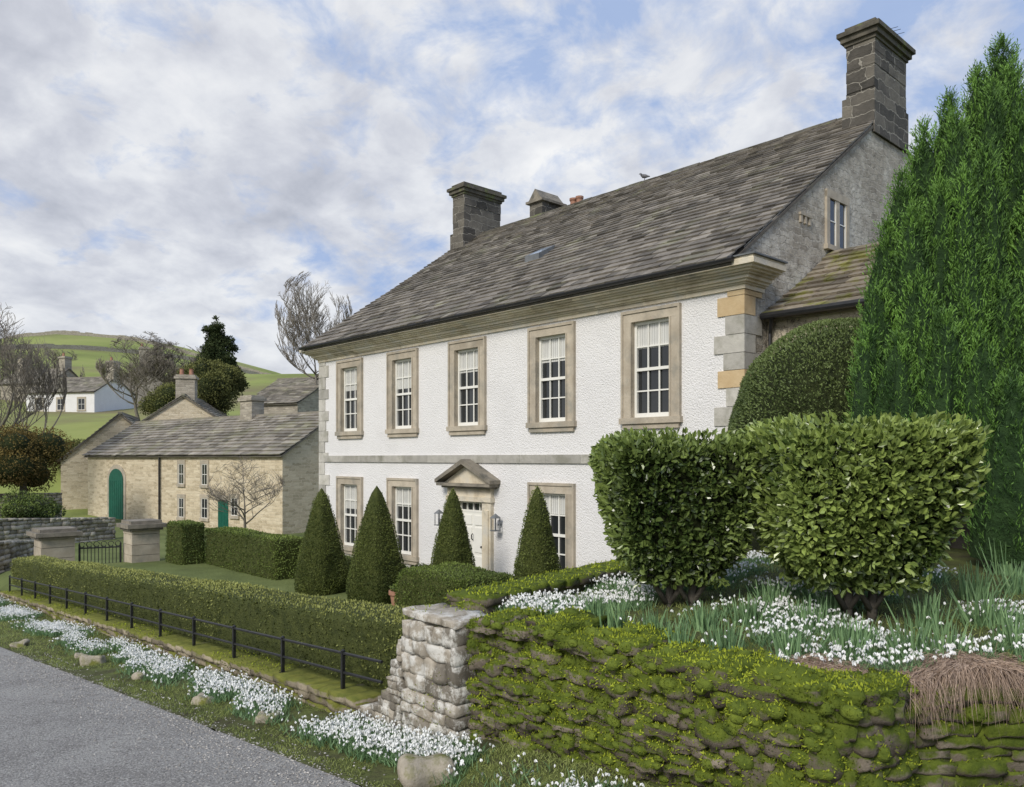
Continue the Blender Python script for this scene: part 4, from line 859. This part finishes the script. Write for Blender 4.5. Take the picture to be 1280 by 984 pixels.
# ---------------------------------------------------------------- ground plants
def xyz(u,v,zf,dz=0): x,y=W(u,v); return np.stack([x,y,zf(u,v)+dz],-1)
def snowdrops(name,lab,U,Vv,zf,nf):
    n=len(U); P=xyz(U,Vv,zf); mb=MB(); k=4
    P2=np.repeat(P,k,0)+rng.normal(0,.022,(n*k,3))*np.array([1,1,0]); D=nrm(np.stack([rng.normal(0,.4,n*k),rng.normal(0,.4,n*k),np.ones(n*k)],-1))
    V,F=blades(P2,D,rng.uniform(.07,.15,n*k),.009,.25,2); mb.add(V,F,0,np.clip(rng.normal(.30,.25,len(F)),0,1))
    P=P[:nf]; n=len(P); H=rng.uniform(.08,.15,n); top=P+np.stack([rng.normal(0,.02,n),rng.normal(0,.02,n),H],-1)
    T3=np.repeat(top,3,0); dd=np.tile([0,0,-1.],(3*n,1)); V,F=leaves(T3,dd,.029,.016,.42); mb.add(V,F,1,.5)
    tag(mb.build(name,[M['daff'],M['petal']],recenter=False),lab,'snowdrops',kind='stuff')
def pick(k,m): i=np.nonzero(k)[0]; return i[:m]
n=60000; u=2.4+21.6*rng.random(n)**1.2; v=edge(u)+(4.2-edge(u))*.68+rng.normal(0,.15,n); P=np.stack([u,v,0*u],-1)
i=pick((sn(P,3.4,61)+rng.normal(0,.22,n)>-.08)&(v<4.22)&(v>edge(u)+.22),11000); snowdrops('snowdrop_drift','ribbon of white snowdrops along the roadside verge',u[i],v[i],verge_z,8600)
n=60000; v=rng.uniform(4.8,8.6,n); u=rng.uniform(-1.5,6.6,n); P=np.stack([u,v,0*u],-1); i=pick((u<ub(v)-.2)&(v>vf(u)+.1)&(sn(P,3.6,71)+rng.normal(0,.2,n)>.08),8500); snowdrops('snowdrop_drift','white snowdrops flowering on the bank below the clipped bushes',u[i],v[i],bank_z,5600)
def grass(name,lab,u,v,zf,L,w=.007,mat='grass',sp=.45):
    n=len(u); P=xyz(u,v,zf,-.01); D=nrm(np.stack([rng.normal(0,sp,n),rng.normal(0,sp,n),np.ones(n)],-1)); V,F=blades(P,D,L*rng.uniform(.5,1.3,n),w,.4,2)
    mb=MB(); mb.add(V,F,0,np.clip(np.repeat(sn(P,2,88)*.25+.5+rng.normal(0,.2,n),2),0,1)); tag(mb.build(name,M[mat],recenter=False),lab,'grass',kind='stuff')
n=60000; u=1.2+22.8*rng.random(n)**1.6; v=edge(u)-.05+(4.45-edge(u))*rng.random(n)**.9; P=np.stack([u,v,0*u],-1); k=(sn(P,3,91)>-.5); grass('verge_grass','short grass on the roadside verge',u[k],v[k],verge_z,.055,.007)
n=24000; v=rng.uniform(4.65,9,n); u=rng.uniform(-1.5,6.9,n); k=(u<ub(v)-.1)&(v>vf(u)); grass('bank_grass','grass growing between the snowdrops on the bank',u[k],v[k],bank_z,.085,.008)
mb=MB(); n=7000; x=rng.uniform(1.6,4.2,n); y=rng.uniform(4.2,5.1,n); u,v=UVc(x,y); P=np.stack([x,y,verge_z(u,v)+rng.uniform(0,.05,n)],-1); V,F=leaves(P,nrm(rng.normal(size=(n,3))*np.array([1,1,.3])),.05,.022,.3); mb.add(V,F,0,rng.random(n)*.6); tag(mb.build('leaf_litter',M['dead'],recenter=False),'brown leaf litter at the foot of the right hand wall','leaves',kind='stuff')
mb=MB(); n=2500; x=rng.uniform(1.8,4.2,n); y=rng.uniform(4.5,4.98,n); u,v=UVc(x,y); P=np.stack([x,y,verge_z(u,v)],-1); D=nrm(np.stack([rng.normal(0,.6,n),rng.normal(-.2,.5,n),np.ones(n)],-1)); V,F=blades(P,D,rng.uniform(.05,.2,n),.012,.3,2); mb.add(V,F,0,np.clip(rng.normal(.4,.2,len(F)),0,1)); tag(mb.build('wild_plants',M['grass'],recenter=False),'weeds growing at the foot of the right hand wall','weeds',kind='stuff')
# hanging dead grass
mb=MB(); n=17000; x=rng.uniform(1.72,4.6,n); t_=rng.random(n); yb=4.98+.42*t_+rng.normal(0,.03,n); u,v=UVc(x,yb); zb=np.maximum(bank_z(u,np.maximum(v,vf(u))),-1.4)+.03+.03*np.sin(x*7); P=np.stack([x,yb,zb],-1)
D=nrm(np.stack([rng.normal(-.1,.5,n)+.5*np.sin(x*4)+.3*np.sin(x*11),-1.0+rng.normal(0,.35,n),rng.uniform(-.1,.5,n)-.2*(1-t_)],-1)); L=rng.uniform(.10,.26,n)*(1-.3*t_); V,F=blades(P,D,L,.006,rng.uniform(.4,1.5,n)*(1-.6*t_),4); mb.add(V,F,0,np.clip(rng.normal(.5,.25,len(F)),0,1)); tag(mb.build('dead_grass_fringe',M['dead'],recenter=False),'matted brown dead grass hanging over the right hand wall top','dead grass',kind='stuff')
mb=MB(); V0,F0=CG[2]
for i in range(6500):
    u=3+12*random.random()**1.5; v=float(edge(u))-.02-abs(random.gauss(0,.45))+random.random()*.2; s=random.uniform(.003,.010); x,y=W(u,v); z=float(zr(u))+s*.4
    if v>edge(u)+.1: z+=.03
    Q=nrm(V0)*s*np.array([random.uniform(.8,1.5),random.uniform(.8,1.3),.7]); mb.add(Q+np.array([x,y,z]),F0,0,random.random())
tag(mb.build('gravel',M['gravel'],recenter=False),'loose gravel along the road edge','gravel',kind='stuff')
rocks=[(536,958,6.3,.19,.15,'large mossy boulder at the foot of the pier among the snowdrops'),(335,912,8.3,.12,.05,'flat pale stone at the verge edge, fourth along the road'),(253,885,9.2,.11,.06,'pale stone on the verge below the middle of the railing'),(175,856,10.6,.08,.05,'small pale stone on the verge among grass and snowdrops'),(118,833,11.8,.17,.11,'rounded brown stone beside the left part of the snowdrop ribbon'),(25,803,13.6,.12,.06,'white stone at the left end of the verge'),(100,820,12.3,.07,.04,'tiny white stone behind the rounded brown stone')]
for px,py,Y,w,h,lab in rocks:
    x,y,z=at(px,py,Y); u,v=UVc(x,y); v2=min(max(v,float(edge(u))+.05),4.1); x,y=W(u,v2); z=float(verge_z(np.array([u]),np.array([v2]))[0]); mb=MB()
    stone(mb,(0,0,h*.3),(w,w*.7,h),random.uniform(-.8,.8),k=8,rough=.30,r=.65,a=.6); o=mb.build('verge_stone',M['rock'],recenter=False,smooth=True); o.location=(x,y,z); tag(o,lab,'stone','stones along the verge')
dl=[(1062,800,1),(1235,775,1.1),(1268,745,1),(935,772,.9),(880,775,.85),(1140,800,1),(770,770,.8),(820,780,.8),(1010,775,.9),(1185,805,.9),(1250,700,1.2),(965,758,.9),(905,795,.8),(745,757,.7),(1040,765,1),(1215,750,1.1),(1275,700,1.2),(990,805,.85),(850,792,.75),(1160,775,1),(1270,800,1),(1255,730,1.2)]
for i,(px,py,s) in enumerate(dl):
    Y=1.27/((py-573)/1000.); x=(px-640)/1000*Y; u,v=UVc(x,Y); z=float(bank_z(np.array([u]),np.array([v]))[0]); n=int(85*s); mb=MB()
    P=np.stack([rng.normal(0,.06*s,n),rng.normal(0,.05*s,n),np.full(n,-.02)],-1); D=nrm(np.stack([rng.normal(0,.14,n)+P[:,0]*2.2,rng.normal(0,.14,n),np.ones(n)],-1)); V,F=blades(P,D,rng.uniform(.18,.36,n)*s,.020,.06,3); mb.add(V,F,0,np.clip(rng.normal(.5,.3,len(F)),0,1))
    o=mb.build('daffodil_clump',M['daff'],recenter=False); o.location=(x,Y,z); tag(o,'upright blue green daffodil leaves in a clump among the bank snowdrops','plant','daffodil leaf clumps on the bank')
# ---------------------------------------------------------------- camera, light, world
cam=bpy.data.cameras.new('camera'); co=bpy.data.objects.new('camera',cam); COL.objects.link(co); co.location=(0,0,0); co.rotation_euler=(math.pi/2,0,0)
cam.sensor_width=36; cam.lens=36*1000/1280; cam.shift_y=81/1280; cam.clip_end=3000; cam.clip_start=.05; SC.camera=co
sd=Vector((-.46,-.76,.66)).normalized()
sun=bpy.data.lights.new('sun','SUN'); sun.energy=2.65; sun.angle=math.radians(18); sun.color=(1,.945,.85); so=bpy.data.objects.new('sun',sun); COL.objects.link(so); so.rotation_euler=sd.to_track_quat('Z','Y').to_euler(); so.location=(-10,-10,30)
w=bpy.data.worlds.new('World'); SC.world=w; w.use_nodes=True; t=w.node_tree; bg=t.nodes['Background']; bg.inputs['Strength'].default_value=.12
def nd(ty,**k):
    x=t.nodes.new(ty)
    for a,b in k.items(): setattr(x,a,b)
    return x
def mth(op,a,b=0,clamp=False):
    x=nd('ShaderNodeMath',operation=op,use_clamp=clamp)
    for i,v in enumerate((a,b)):
        if isinstance(v,bpy.types.NodeSocket): t.links.new(v,x.inputs[i])
        else: x.inputs[i].default_value=v
    return x.outputs[0]
sky=nd('ShaderNodeTexSky',sky_type='NISHITA',sun_disc=False); sky.sun_elevation=math.asin(sd.z); sky.sun_rotation=math.atan2(sd.x,sd.y)
tc=nd('ShaderNodeTexCoord'); sp=nd('ShaderNodeSeparateXYZ'); t.links.new(tc.outputs['Generated'],sp.inputs[0])
den=mth('ADD',mth('MAXIMUM',sp.outputs[2],0.0),.30); cx=mth('DIVIDE',sp.outputs[0],den); cy=mth('DIVIDE',sp.outputs[1],den)
cv=nd('ShaderNodeCombineXYZ'); t.links.new(cx,cv.inputs[0]); t.links.new(cy,cv.inputs[1])
def noi(sc,det,ro,dist=0,off=0):
    mp=nd('ShaderNodeMapping'); mp.inputs['Location'].default_value=(off,off*.7,off*.3); mp.inputs['Rotation'].default_value=(0,0,.5); mp.inputs['Scale'].default_value=(1.15,1.0,1); t.links.new(cv.outputs[0],mp.inputs[0])
    x=nd('ShaderNodeTexNoise'); x.inputs['Scale'].default_value=sc; x.inputs['Detail'].default_value=det; x.inputs['Roughness'].default_value=ro; x.inputs['Distortion'].default_value=dist; t.links.new(mp.outputs[0],x.inputs['Vector']); return x.outputs['Fac']
def ramp(f,st):
    x=nd('ShaderNodeValToRGB'); cr=x.color_ramp
    while len(cr.elements)<len(st): cr.elements.new(.5)
    for e,(p,c) in zip(cr.elements,st): e.position=p; e.color=(*c,1)
    t.links.new(f,x.inputs[0]); return x.outputs[0]
def mixc(f,a,b,mode='MIX'):
    x=nd('ShaderNodeMix',data_type='RGBA',blend_type=mode)
    for s,v in ((x.inputs[0],f),(x.inputs[6],a),(x.inputs[7],b)):
        if isinstance(v,bpy.types.NodeSocket): t.links.new(v,s)
        elif isinstance(v,(int,float)): s.default_value=v
        else: s.default_value=(*v,1)
    return x.outputs[2]
shade=mth('ADD',mth('MULTIPLY',noi(1.0,3,.5,0,3.1),.45),mth('MULTIPLY',noi(6.2,8,.56,.2,7.7),.60))
cloud=ramp(shade,[(.38,(.42,.45,.53)),(.50,(.56,.59,.67)),(.60,(.70,.73,.79)),(.72,(.84,.86,.89))])
blue=(.31,.43,.70)
cov=mth('ADD',mth('ADD',mth('MULTIPLY',noi(1.2,4,.5,.2,12.3),.45),mth('MULTIPLY',noi(6.5,7,.6,.3,5.5),.65)),mth('ADD',mth('MULTIPLY',sp.outputs[2],-.22),mth('MULTIPLY',sp.outputs[0],-.18)))
covr=ramp(cov,[(.35,(.1,.1,.1)),(.49,(1,1,1))])
c=mixc(covr,blue,cloud)
hz=ramp(mth('MAXIMUM',sp.outputs[2],0),[(.0,(1,1,1)),(.2,(0,0,0))]); c=mixc(mth('MULTIPLY',hz,.5),c,(.74,.76,.80))
c10=mixc(1.0,c,(9.6,9.4,9.1),'MULTIPLY')
f=mixc(.07,c10,sky.outputs[0]); t.links.new(f,bg.inputs['Color'])
